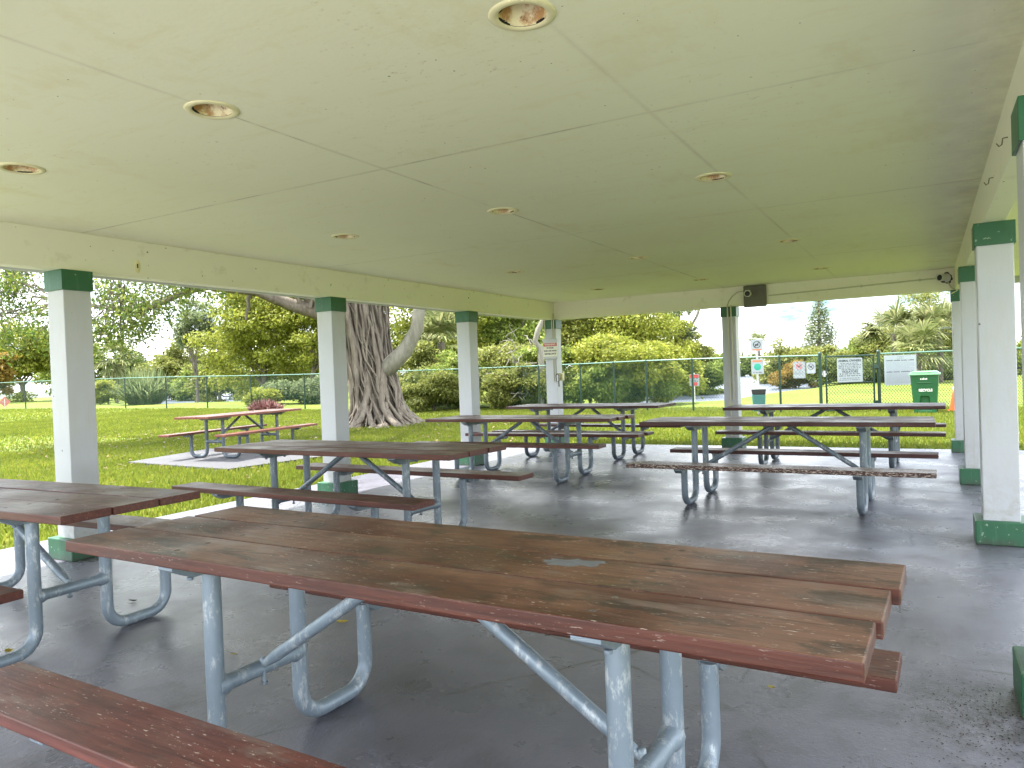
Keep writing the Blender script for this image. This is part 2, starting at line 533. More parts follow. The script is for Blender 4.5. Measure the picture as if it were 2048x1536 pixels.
# ---------------------------------------------------------------- terrain
XL, XR, YB = -5.703, .416, 11.676           # column axes
ZC, ZB = 2.475, 2.178                       # ceiling and beam underside
SLAB = (-6.60, -1.3, 1.35, 11.92)           # slab in plan
WZ = -.50
LAKE_A = [gz(x, y, WZ) for x, y in [(1325, 814), (1400, 802), (1480, 791), (1560, 778), (1602, 769), (1592, 760), (1560, 752), (1480, 749), (1440, 757), (1390, 772), (1325, 797)]]
LAKE_B = [gz(x, y, WZ) for x, y in [(280, 822), (420, 822), (560, 818), (640, 800), (560, 787), (430, 788), (330, 793), (280, 800)]]


def poly_sd(px, py, poly):
    inside = np.zeros(px.shape, bool); dist = np.full(px.shape, 1e9)
    n = len(poly)
    for i in range(n):
        ax, ay = poly[i].x, poly[i].y; bx, by = poly[(i + 1) % n].x, poly[(i + 1) % n].y
        cond = ((ay > py) != (by > py)) & (px < (bx - ax) * (py - ay) / ((by - ay) if by != ay else 1e-9) + ax)
        inside ^= cond
        ex, ey = bx - ax, by - ay
        tt = np.clip(((px - ax) * ex + (py - ay) * ey) / (ex * ex + ey * ey + 1e-12), 0, 1)
        dist = np.minimum(dist, np.hypot(px - ax - tt * ex, py - ay - tt * ey))
    return np.where(inside, dist, -dist)


def sstep(a, b, x):
    q = np.clip((x - a) / (b - a), 0, 1); return q * q * (3 - 2 * q)


def ground_z(x, y):
    x = np.asarray(x, float); y = np.asarray(y, float)
    z = np.full(np.broadcast(x, y).shape, -.05)
    z = z + .30 * sstep(-14, -44, x) * sstep(10, 22, y)
    z = z - .06 * sstep(-8, 0, x) * sstep(13, 19, y)
    z = z + .04 * np.sin(x * .35 + 1) * np.sin(y * .28) * sstep(13, 20, y)
    # mound under the big fig
    z = z + .10 * np.exp(-(((x + 12.9) / 3.2) ** 2 + ((y - 15.9) / 3.2) ** 2))
    z = z - .15 * sstep(30, 60, y)
    for P in (LAKE_A, LAKE_B):
        z = z + (-1.3 - z) * sstep(-5, 3.5, poly_sd(x, y, P))
    return z


def GZ(x, y):
    return float(ground_z(np.array([x]), np.array([y]))[0])


xs = np.concatenate([np.linspace(-900, -130, 9), np.linspace(-120, 40, 161), np.linspace(50, 900, 9)])
ys = np.concatenate([np.linspace(-900, -25, 7), np.linspace(-15, 175, 191), np.linspace(190, 1400, 9)])
gx, gy = np.meshgrid(xs, ys)
gzv = ground_z(gx, gy)
nx, ny = len(xs), len(ys)
idx = np.arange(nx * ny).reshape(ny, nx)
me = bpy.data.meshes.new('ground')
me.from_pydata(np.stack([gx.ravel(), gy.ravel(), gzv.ravel()], 1).tolist(), [],
               np.stack([idx[:-1, :-1].ravel(), idx[:-1, 1:].ravel(), idx[1:, 1:].ravel(), idx[1:, :-1].ravel()], 1).tolist())
me.polygons.foreach_set('use_smooth', [True] * len(me.polygons))
g = link('ground', me, LAWN)
tag(g, kind='structure')
w = MB(); w.add([(-160, 28, WZ), (60, 28, WZ), (60, 190, WZ), (-160, 190, WZ)], [(0, 1, 2, 3)])
tag(w.build('lake_water', WATER), kind='structure')

b = MB(); b.box((SLAB[0], SLAB[1], -.16), (SLAB[2], SLAB[3], 0))
tag(b.build('floor', FLOOR, bevel=.008), kind='structure')
PADC = [gz(*p) for p in [(255, 924), (455, 938), (668, 909), (420, 897)]]
b = MB(); b.prism([(p.x, p.y) for p in PADC], -.15, .0, 'z')
tag(b.build('concrete_pad', PAD), kind='structure')

b = MB(); b.box((-14, -11, -.16), (9, -1.304, -.012))  # unseen pale slab added behind the camera to bounce daylight onto the ceiling
tag(b.build('added_bounce_slab', STUCCO, bevel=.008), kind='structure')

# grass blades on the lawn nearest the shelter
def blades(n, x0, x1, y0, y1, keep):
    x = RNG.uniform(x0, x1, n); y = RNG.uniform(y0, y1, n)
    k = keep(x, y); x, y = x[k], y[k]; n = len(x)
    z = ground_z(x, y)
    a = RNG.uniform(0, 2 * np.pi, n); wd = RNG.uniform(.006, .016, n); h = RNG.uniform(.035, .085, n)
    la = RNG.uniform(0, 2 * np.pi, n); ln = RNG.uniform(0, .06, n)
    dist = np.hypot(x, y); wd = wd * np.clip(dist / 9, .8, 3)
    co = np.zeros((n, 3, 3))
    co[:, 0] = np.stack([x - np.cos(a) * wd, y - np.sin(a) * wd, z - .005], 1)
    co[:, 1] = np.stack([x + np.cos(a) * wd, y + np.sin(a) * wd, z - .005], 1)
    co[:, 2] = np.stack([x + np.cos(la) * ln, y + np.sin(la) * ln, z + h], 1)
    return co.reshape(-1, 3)


def on_lawn(x, y):
    ok = ~((x > SLAB[0] - .02) & (x < SLAB[2] + .02) & (y > SLAB[1]) & (y < SLAB[3] + .02))
    ok &= poly_sd(x, y, PADC) < -.02
    return ok & (y > -.42 * x * 0) & (np.arctan2(-x, y) < R(68)) & (np.arctan2(-x, y) > R(-9))


co = np.concatenate([blades(150000, -17, -6.6, 2, 14, on_lawn), blades(190000, -32, 3, 11.9, 23.4, on_lawn), blades(40000, -46, -17, 6, 23, on_lawn)])
tag(quads('grass', co, 3, L_GRS), 'short bright green lawn grass around the shelter', 'grass', kind='stuff')

# dead leaves lying on the lawn round the fig and bits of debris on the floor
def flakes(n, cx, cy, sx_, sy_, s0, s1, zf, keep=None):
    x = RNG.normal(cx, sx_, n); y = RNG.normal(cy, sy_, n)
    if keep is not None: k = keep(x, y); x, y = x[k], y[k]
    n = len(x); z = zf(x, y); a = RNG.uniform(0, 6.28, n); L_ = RNG.uniform(s0, s1, n)
    co = np.zeros((n, 4, 3)); cx_, sx2 = np.cos(a), np.sin(a); tl = RNG.uniform(.0, .5, n)
    for k, (u, v_) in enumerate(((-1, 0), (0, -.4), (1, 0), (0, .4))):
        co[:, k] = np.stack([x + (cx_ * u - sx2 * v_) * L_, y + (sx2 * u + cx_ * v_) * L_, z + L_ * tl * (.5 + .5 * u)], 1)
    return co.reshape(-1, 3)


L_DEAD = mat_leaf('dead_leaf', (.10, .055, .025), (.20, .13, .06), (.30, .22, .10), .15)
tag(quads('leaf_litter', flakes(2600, -13, 13.5, 5, 4, .03, .07, lambda x, y: ground_z(x, y) + .05, lambda x, y: (x < -6.7) & (poly_sd(x, y, PADC) < 0)), 4, L_DEAD), 'scattered brown dead leaves on the lawn around the fig', 'leaf litter', kind='stuff')
on_slab = lambda x, y: (x > -6.4) & (x < 1.2) & (y > .3) & (y < 11.8)
fl = np.concatenate([flakes(800, -2.2, 6, 3, 4, .002, .008, lambda x, y: x * 0 + .0015, on_slab), flakes(900, .16, 3.02, .13, .20, .002, .007, lambda x, y: x * 0 + .0015, on_slab), flakes(260, .15, 5.85, .12, .12, .002, .007, lambda x, y: x * 0 + .0015, on_slab)])
tag(quads('floor_debris', fl, 4, simple('dark_grit', (.05, .04, .028), .8, .5, 30)), 'fine dry leaf crumbs and grit scattered on the grey floor', 'debris', kind='stuff')

# ---------------------------------------------------------------- shelter
pav = thing('picnic_shelter', 'open sided white picnic shelter with green column trim', 'shelter', (0, 0, 0))
# ceiling with real holes for the recessed lights
LX, LY = (-4.215, -2.69, -1.15), (2.21, 4.75, 7.67, 10.2)
HR = .086
c = MB()
cs = .16
x_edges = sorted([XL + .065, XR - .065] + [q + s for q in LX for s in (-cs, cs)])
y_edges = sorted([.45, YB - .065] + [q + s for q in LY for s in (-cs, cs)])
for i in range(len(x_edges) - 1):
    for j in range(len(y_edges) - 1):
        xa, xb, ya, yb2 = x_edges[i], x_edges[i + 1], y_edges[j], y_edges[j + 1]
        mx_, my_ = (xa + xb) / 2, (ya + yb2) / 2
        hit = any(abs(mx_ - q) < .01 for q in LX) and any(abs(my_ - q) < .01 for q in LY)
        if not hit:
            c.add([(xa, ya, ZC), (xa, yb2, ZC), (xb, yb2, ZC), (xb, ya, ZC)], [(0, 1, 2, 3)])
        else:
            K = 32
            ring = [(mx_ + HR * math.cos(2 * math.pi * k / K), my_ + HR * math.sin(2 * math.pi * k / K), ZC) for k in range(K)]
            sq = []
            for k in range(K):
                q = 2 * math.pi * k / K; s_ = cs / max(abs(math.cos(q)), abs(math.sin(q)))
                sq.append((mx_ + s_ * math.cos(q), my_ + s_ * math.sin(q), ZC))
            c.add(ring + sq, [(k, K + k, K + (k + 1) % K, (k + 1) % K)[::-1] for k in range(K)])
c.build('ceiling', CEIL, pav)
HB = .065
for nm, lo, hi in (('beam', (XL - HB, .39, ZB), (XL + HB, YB + HB, ZC + .1)), ('beam', (XR - HB, .39, ZB), (XR + HB, YB + HB, ZC + .1)),
                   ('beam', (XL + HB, YB - HB, ZB), (XR - HB, YB + HB, ZC + .1)), ('beam', (XL + HB, .39, ZB), (XR - HB, .52, ZC + .1))):
    b = MB(); b.box(lo, hi); b.build(nm, BEAM, pav, bevel=.004)
OV = .87
ex0, ex1, ey0, ey1 = XL - OV, XR + OV, -1.3, YB + OV
sz = ZC - .09
b = MB()
b.box((ex0, ey0, sz), (XL - HB, ey1, sz + .02)); b.box((XR + HB, ey0, sz), (ex1, ey1, sz + .02))
b.box((XL - HB, YB + HB, sz), (XR + HB, ey1, sz + .02)); b.box((XL - HB, ey0, sz), (XR + HB, .39, sz + .02))
b.build('soffit', BEAM, pav)
b = MB()
for lo, hi in (((ex0 - .03, ey0 - .03, sz - .10), (ex0, ey1 + .03, sz + .16)), ((ex1, ey0 - .03, sz - .10), (ex1 + .03, ey1 + .03, sz + .16)),
               ((ex0, ey1, sz - .10), (ex1, ey1 + .03, sz + .16)), ((ex0, ey0 - .03, sz - .10), (ex1, ey0, sz + .16))):
    b.box(lo, hi)
b.build('fascia', WHITE, pav)
b = MB()
rx, ry0, ry1, rz_ = (ex0 + ex1) / 2, ey0 + 3.8, ey1 - 3.8, sz + 1.75
e = .08; ze = sz + .165
b.add([(ex0 - e, ey0 - e, ze), (ex1 + e, ey0 - e, ze), (ex1 + e, ey1 + e, ze), (ex0 - e, ey1 + e, ze), (rx, ry0, rz_), (rx, ry1, rz_)],
      [(0, 1, 4), (1, 2, 5, 4), (2, 3, 5), (3, 0, 4, 5), (3, 2, 1, 0)])
b.build('roof', ROOF, pav)

CW, CAPW, BW, CAPZ, BZ = .213, .2384, .3133, .154, .161


def column(x, y, base_w=BW):
    b = MB(); b.box((x - CW / 2, y - CW / 2, .0), (x + CW / 2, y + CW / 2, ZB))
    o = b.build('column', WHITE, pav, bevel=.006)
    t_ = .013
    b = MB(); h = CAPW / 2
    # four boards of the capital, butted
    b.box((x - h, y - h, ZB - CAPZ), (x + h, y - h + t_, ZB)); b.box((x - h, y + h - t_, ZB - CAPZ), (x + h, y + h, ZB))
    b.box((x - h, y - h + t_, ZB - CAPZ), (x - h + t_, y + h - t_, ZB)); b.box((x + h - t_, y - h + t_, ZB - CAPZ), (x + h, y + h - t_, ZB))
    b.build('capital', GREEN, o, bevel=.003)
    h = base_w / 2
    b = MB(); b.box((x - h, y - h, 0), (x + h, y + h, BZ))
    b.build('plinth', GREEN, o, bevel=.008)
    return o


for x, y in ((XL, 3.296), (XL, 6.145), (XL, 8.902), (XL, YB), (-2.642, YB), (XR, YB), (XR, 8.775), (XR, 6.055), (XR, 3.249)):
    column(x, y)
# blank cover plate and old stain plate on the left beam
b = MB()
p = on_x(275, 533, XL + HB)
b.lathe([(.0, .006), (.030, .006), (.036, .0)], 20, M=Matrix.Translation(p) @ Matrix.Rotation(R(90), 4, 'Y') @ Matrix.Diagonal((1.5, .75, 1, 1)))
b.box((p.x + .004, p.y - .008, p.z - .014), (p.x + .0085, p.y + .002, p.z + .02), 1)
b.build('cover_plate', [RING, BLACK], pav)

# recessed lights
rowname = ('nearest the viewer', 'in the second row', 'in the third row', 'in the back row by the far beam')
colname = ('left', 'middle', 'right')
look = {(0, 2): 'large rusty recessed light at the top edge of the photo', (0, 1): 'yellow rimmed recessed light at the end of the dark ceiling crack',
        (0, 0): 'rusty recessed light near the left edge above the first left column'}
for j, y in enumerate(LY):
    for i, x in enumerate(LX):
        lab = look.get((j, i), 'rusty recessed ceiling light, %s one of the row %s' % (colname[i], ('', 'second from the viewer', 'third from the viewer', 'closest to the back beam')[j]))
        t = thing('recessed_light', lab, 'ceiling light', (x, y, ZC), RNG.uniform(0, 6.28), 'recessed lights in the shelter ceiling')
        b = MB(); b.lathe([(.082, -.002), (.088, -.007), (.108, -.006), (.115, -.001), (.115, .0)], 36)
        b.build('trim_ring', RING, t)
        b = MB()
        b.lathe([(.0825, .0), (.080, .022), (.073, .046), (.060, .064), (.036, .072)], 32)
        b.lathe([(.036, .072), (.036, .12), (.0, .12)], 24, mi=1)
        # rust gaps along the rim
        for k in range(3):
            a0 = RNG.uniform(0, 6.28); ln = RNG.uniform(.4, 1.1); n = 10
            vv = []
            for q in range(n + 1):
                a = a0 + ln * q / n; d_ = .004 + .009 * abs(math.sin(q * 1.3 + k)) * math.sin(math.pi * q / n)
                vv += [(.0832 * math.cos(a), .0832 * math.sin(a), -.0025), ((.0832 - d_) * math.cos(a), (.0832 - d_) * math.sin(a), .003)]
            b.add(vv, [(2 * q, 2 * q + 1, 2 * q + 3, 2 * q + 2) for q in range(n)], 1)
        b.build('reflector_can', [RUST, DARKHOLE], t)
        b = MB(); b.lathe([(.0, .058), (.016, .06), (.021, .068), (.021, .115)], 16)
        b.build('lamp_socket', GREYMET, t)

# ---------------------------------------------------------------- picnic tables
def arc(cy, cz, r, a0, a1, n, x):
    return [(x, cy + r * math.cos(a0 + (a1 - a0) * k / n), cz + r * math.sin(a0 + (a1 - a0) * k / n)) for k in range(n + 1)]


STEEL_D2 = mat_steel('mid_steel', .7)


def picnic_table(label, x, y, deg, H, hs, so, W=.714, L=2.49, fxl=-.713, fxr=.713, wood=WOOD, seatwood=None, z=0.0, ws=.2294, ly=.1804, sy=.5304, loff=(0, 0, 0), seat_label=None, STEEL=STEEL):
    t = thing('picnic_table', label, 'picnic table', (x, y, z), R(deg), 'metal framed picnic tables')
    th = .038
    n = 3; gap = .010
    pw = (W - gap * (n - 1)) / n
    rs = random.Random(int(x * 100 + y * 1000))
    for k in range(n):
        y0 = -W / 2 + k * (pw + gap)
        b = MB()
        dz = rs.uniform(-.0015, .0015)
        xo = loff[k]
        # plank with a few cross sections so it can sag a little
        secs = 9
        for q in range(secs):
            pass
        sag = rs.uniform(-.003, .003)
        vv = []
        for q in range(secs):
            u = -L / 2 + xo + L * q / (secs - 1); zz = H + dz - sag * (1 - (2 * q / (secs - 1) - 1) ** 2)
            vv += [(u, y0, zz - th), (u, y0 + pw, zz - th), (u, y0 + pw, zz), (u, y0, zz)]
        ff = [(3, 2, 1, 0), tuple(4 * (secs - 1) + i for i in range(4))]
        for q in range(secs - 1):
            for i in range(4):
                ff.append((4 * q + i, 4 * q + (i + 1) % 4, 4 * q + 4 + (i + 1) % 4, 4 * q + 4 + i))
        b.add(vv, ff)
        for fx in (fxl, fxr):
            for dy in (.27, .73):
                b.lathe([(0, .0012), (.007, .001), (.010, .0)], 10, (fx + rs.uniform(-.006, .006), y0 + pw * dy, H + dz - sag * .6), 1)
        b.build('top_plank', [wood, BARKD], t, bevel=.004)
    for s in (-1, 1):
        b = MB()
        sw = seatwood if (seatwood and s == -1) else wood
        b.box((-L / 2 + rs.uniform(-.01, .01), s * so - ws / 2, hs - th), (L / 2 + rs.uniform(-.01, .01), s * so + ws / 2, hs))
        o = b.build('seat', sw, t, bevel=.005)
        if s == -1 and seat_label: o['label'] = seat_label
    rt = .0295; br = .105
    for fx, sg in ((fxl, -1), (fxr, 1)):
        for s in (-1, 1):
            b = MB()
            pts = [(fx, s * ly, H - th - .004), (fx, s * ly, H - .30), (fx, s * ly, br + rt + .02)]
            a0 = math.pi if s == 1 else 0.0
            cyl = s * (ly + br); cyr = s * (sy - br)
            a1 = 1.5 * math.pi if s == 1 else -.5 * math.pi
            pts += arc(cyl, br + rt, br, a0, a1, 7, fx)
            a0b = a1; a1b = 2 * math.pi if s == 1 else -math.pi
            pts += arc(cyr, br + rt, br, a0b, a1b, 7, fx)
            pts += [(fx, s * sy, hs - th - .004)]
            b.tube(pts, rt, 14)
            b.build('leg', STEEL, t)
            # seat support angle with tapered ends
            b = MB()
            z1 = hs - th - .001
            lo_, hi_ = so - ws / 2 + .01, so + ws / 2 - .01
            prof = [(s * lo_, z1), (s * hi_, z1), (s * hi_, z1 - .012), (s * (hi_ - .05), z1 - .042), (s * (lo_ + .05), z1 - .042), (s * lo_, z1 - .012)]
            b.prism(prof, fx - .034, fx + .034, 'x')
            b.build('seat_bracket', STEEL, t, bevel=.002)
        z1 = H - th - .002; hw = W / 2 - .012
        prof = [(-hw, z1), (hw, z1), (hw, z1 - .010), (hw - .075, z1 - .046), (-hw + .075, z1 - .046), (-hw, z1 - .010)]
        b = MB(); b.prism(prof, fx - .036, fx + .036, 'x')
        for q in (-.28, -.08, .08, .28):
            b.lathe([(.011, -.047), (.011, -.056), (0, -.056)], 6, (fx + .018, q * W / .74, z1))
        b.build('top_bracket', STEEL, t, bevel=.002)
        zc = .285
        b = MB(); b.tube([(fx, -ly, zc), (fx, -ly + .030, zc), (fx, -ly + .036, zc), (fx, -ly + .05, zc), (fx, 0, zc), (fx, ly - .05, zc), (fx, ly - .036, zc), (fx, ly - .030, zc), (fx, ly, zc)], [.035, .036, .034, .028, .0275, .028, .034, .036, .035], 12)
        b.lathe([(0, .012), (.011, .012), (.013, .0)], 6, (fx - sg * .02, 0, zc + .028)); b.lathe([(.013, .0), (.011, -.010), (0, -.010)], 6, (fx - sg * .02, 0, zc - .045))
        b.tube([(fx - sg * .02, 0, zc - .045), (fx - sg * .02, 0, zc + .03)], .007, 8)
        b.build('crossbar', STEEL, t)
        b = MB()
        p0 = Vector((fx - sg * .018, 0, zc + .014)); p1 = Vector((sg * .055, 0, H - th - .012))
        d = (p1 - p0)
        b.tube([p0, p0 + d * .05, p0 + d * .10, p0 + d * .93, p0 + d * .97, p1], [.012, .016, .021, .021, .018, .014], 12)
        b.build('brace', STEEL, t)
    b = MB(); b.box((-.12, -.035, H - th - .012), (.12, .035, H - th - .001)); b.build('brace_plate', STEEL, t)
    return t


FRONT = picnic_table('large weathered red brown picnic table filling the foreground', -1.342, 1.772, -1.45, .760, .401, .628, wood=WOOD_N, seatwood=WOOD_S, loff=(.0, .012, .03))
b = MB(); rs0 = random.Random(3); n = 26
vv = []
for k in range(n):
    a = 2 * math.pi * k / n; q = rs0.uniform(.55, 1.1)
    vv.append((.50 + .105 * q * math.cos(a), .055 + .045 * q * math.sin(a) + .018 * math.cos(a), .7607))
b.add(vv, [tuple(range(n))]); b.build('paint_smear', simple('blue_grey_smear', (.16, .17, .20), .45, .5, 60), FRONT)
picnic_table('dark red picnic table beside the right columns with a peeling front seat', -1.190, 7.158, -1.06, .764, .4075, .625, fxl=-.76, fxr=.70, wood=WOOD_D, seatwood=WOOD_P, STEEL=STEEL_D2, loff=(.0, -.012, -.02), seat_label='badly peeling dark red front seat')
picnic_table('dark picnic table at the back edge in front of the gate and green bin', -1.066, 9.991, -1.43, .734, .461, .632, fxl=-.75, fxr=.70, wood=WOOD_D, STEEL=STEEL_D)
picnic_table('dark picnic table in the far back corner in front of the warning sign column', -4.463, 10.254, -2.91, .765, .422, .639, fxl=-.79, fxr=.64, wood=WOOD_D, STEEL=STEEL_D)
picnic_table('brown picnic table in the middle of the floor beside the third left column', -4.330, 8.038, 1.10, .7335, .475, .656, fxl=-.70, fxr=.62, wood=WOOD, STEEL=STEEL_D2, loff=(-.02, .0, .03))
picnic_table('brown picnic table next to the second left column with uneven top boards', -4.064, 4.550, -2.33, .739, .472, .6535, wood=WOOD, STEEL=STEEL_D2, loff=(0, .0, .01))
picnic_table('brown picnic table cut off by the left edge beside the first left column', -4.490, 2.110, 1.70, .737, .472, .6305, wood=WOOD)
picnic_table('bright red picnic table standing on a concrete pad out on the grass', -10.89, 9.333, 98.34, .745, .445, .60, wood=WOOD_R, STEEL=STEEL_D)

# ---------------------------------------------------------------- fence and gate
def fence_pts(lst):
    return [dep(x, 760, d) for x, d in lst]


FP = [Vector((p.x, p.y, 0)) for p in fence_pts([(-160, 49), (0, 42), (330, 36.5), (640, 32), (800, 29.4), (997, 27), (1293, 22.6), (1480, 20.8), (1641, 19.6)])]
FR = [Vector((p.x, p.y, 0)) for p in fence_pts([(1758, 19.75), (1905, 20.0), (2300, 21.5)])]
FH = 1.55


def mesh_panel(mb, A, B, h0, h1, pitch=.087, rad=.0022):
    """woven wire as two sets of straight diagonals between two ground points"""
    d = B - A; Ln = Vector((d.x, d.y, 0)).length
    tx = Vector((d.x, d.y, 0)) / Ln; nrm = Vector((-tx.y, tx.x, 0))
    Hh = h1 - h0
    slope = 1.15
    for sg in (1, -1):
        run = Hh / slope
        k = -run if sg == 1 else 0
        end = Ln if sg == 1 else Ln + run
        while k < end:
            u0, v0 = k, 0.0; u1, v1 = k + sg * run, Hh
            pts = []
            def clip(uc):
                return v0 + (uc - u0) / (u1 - u0) * (v1 - v0)
            ua, va, ub, vb = u0, v0, u1, v1
            if ua < 0: ua, va = 0, clip(0)
            if ub < 0: ub, vb = 0, clip(0)
            if ua > Ln: ua, va = Ln, clip(Ln)
            if ub > Ln: ub, vb = Ln, clip(Ln)
            if abs(ub - ua) > .01:
                def P(u, v_):
                    g0 = A.z + (B.z - A.z) * u / Ln
                    return A.xy.to_3d() + tx * u + Vector((0, 0, g0 + h0 + v_)) + nrm * (.003 * sg)
                a, b_ = P(ua, va), P(ub, vb)
                ax = (b_ - a).normalized(); n1 = ax.cross(nrm).normalized() * rad; n2 = nrm * rad
                o1, o2, o3 = n1, -.5 * n1 + .87 * n2, -.5 * n1 - .87 * n2
                mb.add([a + o1, a + o2, a + o3, b_ + o1, b_ + o2, b_ + o3], [(0, 1, 4, 3), (1, 2, 5, 4), (2, 0, 3, 5)])
            k += pitch


def fence(label, poly, post_u, mesh_mat, rail_mat, wire):
    root = thing('chain_link_fence', label, 'fence', (0, 0, 0))
    P = [Vector((p.x, p.y, GZ(p.x, p.y))) for p in poly]
    def at(u):
        for a, b_ in zip(P[:-1], P[1:]):
            ln = (b_.xy - a.xy).length
            if u <= ln + 1e-6: return a.lerp(b_, u / ln)
            u -= ln
        return P[-1].copy()
    total = sum((b_.xy - a.xy).length for a, b_ in zip(P[:-1], P[1:]))
    us = post_u(total)
    for u in us:
        p = at(u); zg = GZ(p.x, p.y)
        b = MB(); b.tube([(p.x, p.y, zg - .1), (p.x, p.y, zg + FH - .02)], .030, 10)
        b.lathe([(.036, 0), (.036, .03), (.02, .05), (0, .055)], 12, (p.x, p.y, zg + FH - .02))
        b.build('fence_post', FENCEG, root)
    rail = MB(); rail.tube([at(u) * 1 + Vector((0, 0, FH)) if False else Vector((at(u).x, at(u).y, GZ(at(u).x, at(u).y) + FH)) for u in us], .021, 8)
    rail.build('top_rail', rail_mat, root)
    for ua, ub in zip(us[:-1], us[1:]):
        a, b_ = at(ua), at(ub)
        a.z = GZ(a.x, a.y); b_.z = GZ(b_.x, b_.y)
        mb = MB(); mesh_panel(mb, a, b_, .02, FH - .01, rad=wire)
        mb.build('wire_mesh', mesh_mat, root)
    return root


def u_of_px(poly, pxs):
    """distance along the fence where these sight columns meet it"""
    out = []
    for x in pxs:
        d = ray(x, 760); acc = 0
        for a, b_ in zip(poly[:-1], poly[1:]):
            e = b_ - a
            den = d.x * e.y - d.y * e.x
            s_ = (d.x * (-a.y) - d.y * (-a.x)) / den if den else -1
            if 0 <= s_ <= 1: out.append(acc + s_ * (e.xy.length)); break
            acc += e.xy.length
    return out


postx = [-150, -60, 49, 150, 249, 331, 413, 501, 608, 705, 780, 853, 925, 997, 1078, 1161, 1228, 1293, 1385, 1470, 1560]
fence('long green chain link fence between the lawn and the lake', FP, lambda tot: u_of_px(FP, postx) + [tot], MESHG, RAILG, .0021)
fence('short green chain link fence right of the gate behind the green bin', FR, lambda tot: [0, u_of_px(FR, [1912])[0], u_of_px(FR, [2060])[0], tot], MESHK, RAILG, .0044)

ga, gb = FP[-1], FR[0]
gdir = (gb - ga); glen = gdir.xy.length; gdir = Vector((gdir.x, gdir.y, 0)).normalized()
gang = math.atan2(gdir.y, gdir.x)
gzg = GZ(ga.x, ga.y)
gate = thing('fence_gate', 'green chain link gate carrying the animal owners sign', 'gate', (ga.x, ga.y, gzg), gang)
for q in (0.0, glen):
    b = MB(); b.tube([(q, 0, -.1), (q, 0, FH + .03)], .042, 14)
    b.lathe([(.05, 0), (.05, .03), (.03, .06), (0, .068)], 14, (q, 0, FH + .03))
    b.build('gate_post', FENCEG, gate)
g0, g1 = .16, glen - .14
b = MB()
for q in (g0, g1): b.tube([(q, 0, .06), (q, 0, FH - .03)], .024, 10)
for z_ in (.08, .80, FH - .04): b.tube([(g0, 0, z_), (g1, 0, z_)], .022 if z_ != .8 else .015, 10)
b.build('gate_frame', FENCEG, gate)
mb = MB(); mesh_panel(mb, Vector((g0, 0, 0)), Vector((g1, 0, 0)), .08, FH - .05, rad=.0046)
mb.build('wire_mesh', MESHK, gate)
b = MB()
b.box((.0, -.03, 1.02), (g0, .03, 1.07)); b.box((.06, -.05, .98), (.12, .05, 1.14))
b.tube([(.02, 0, 1.1), (g0 + .05, 0, 1.1)], .012, 8)
b.build('gate_latch', GREYMET, gate, bevel=.004)
for z_ in (.25, 1.2):
    b = MB(); b.box((g1 - .02, -.035, z_ - .05), (glen + .02, .035, z_ + .05)); b.build('gate_hinge', FENCEG, gate, bevel=.01)

# ---------------------------------------------------------------- signs
def frame_on(px, py, d, ang):
    """matrix of a sign: x along the sign, y up, z towards the viewer"""
    p = dep(px, py, d)
    ex = Vector((math.cos(ang), math.sin(ang), 0)); ez = Vector((math.sin(ang), -math.cos(ang), 0)); ey = Vector((0, 0, 1))
    M = Matrix((ex, ey, ez)).transposed().to_4x4(); M.translation = p
    return M


def plate(mb, w_, h_, rc, t_, M, mi=0, off=0.0):
    pts = []
    for cx_, cy_, a0 in ((w_ / 2 - rc, h_ / 2 - rc, 0), (-w_ / 2 + rc, h_ / 2 - rc, 90), (-w_ / 2 + rc, -h_ / 2 + rc, 180), (w_ / 2 - rc, -h_ / 2 + rc, 270)):
        for k in range(5):
            a = R(a0 + 22.5 * k); pts.append((cx_ + rc * math.cos(a), cy_ + rc * math.sin(a)))
    mb.prism(pts, off, off + t_, 'z', mi, M)


def greek(mb, M, x0, x1, y, h, seed, mi=0, z=.004, wl=(.6, 2.4)):
    """one line of print too small to read: little dark word blocks"""
    rs = random.Random(seed); x = x0
    while x < x1 - h:
        w_ = min(h * rs.uniform(*wl) * 1.6, x1 - x)
        # each word is a run of narrow letters
        n = max(1, int(w_ / (h * .62)))
        for k in range(n):
            a = x + k * w_ / n; hh = h * rs.uniform(.62, 1.0)
            mb.box((a, y, z), (a + w_ / n * .66, y + hh, z + .0012), mi, M)
        x += w_ + h * .75


def sign_root(name, label, M, group=None):
    o = bpy.data.objects.new(name, None); COL.objects.link(o); o.matrix_world = M; o.empty_display_size = .1
    return tag(o, label, 'sign', group)


I4 = Matrix.Identity(4)
T = Matrix.Translation
# gate sign
M = frame_on(1698, 740, 19.58, gang); M.translation += M.col[2].to_3d() * .04
s1 = sign_root('gate_sign', 'white animal owners notice hung on the upper half of the gate', M)
W1, H1 = .70, .635
b = MB(); plate(b, W1, H1, .02, .004, I4); b.build('sign_panel', SIGNW, s1)
lettering('ANIMAL OWNERS', .083, T((0, .245, .005)), SIGNINK, s1, sx=.93, bold=.002)
lettering('VIOLATORS', .083, T((0, -.045, .005)), SIGNINK, s1, sx=1.0, bold=.002)
b = MB()
for k, (y_, hw, hh) in enumerate([(.165, .26, .026), (.125, .31, .026), (.083, .31, .026), (.043, .31, .026), (.003, .24, .026), (-.115, .28, .032), (-.165, .30, .032), (-.225, .27, .022), (-.270, .30, .022)]):
    b = MB(); greek(b, I4, -hw, hw, y_, hh, 50 + k); b.build('print_line', SIGNINK, s1)
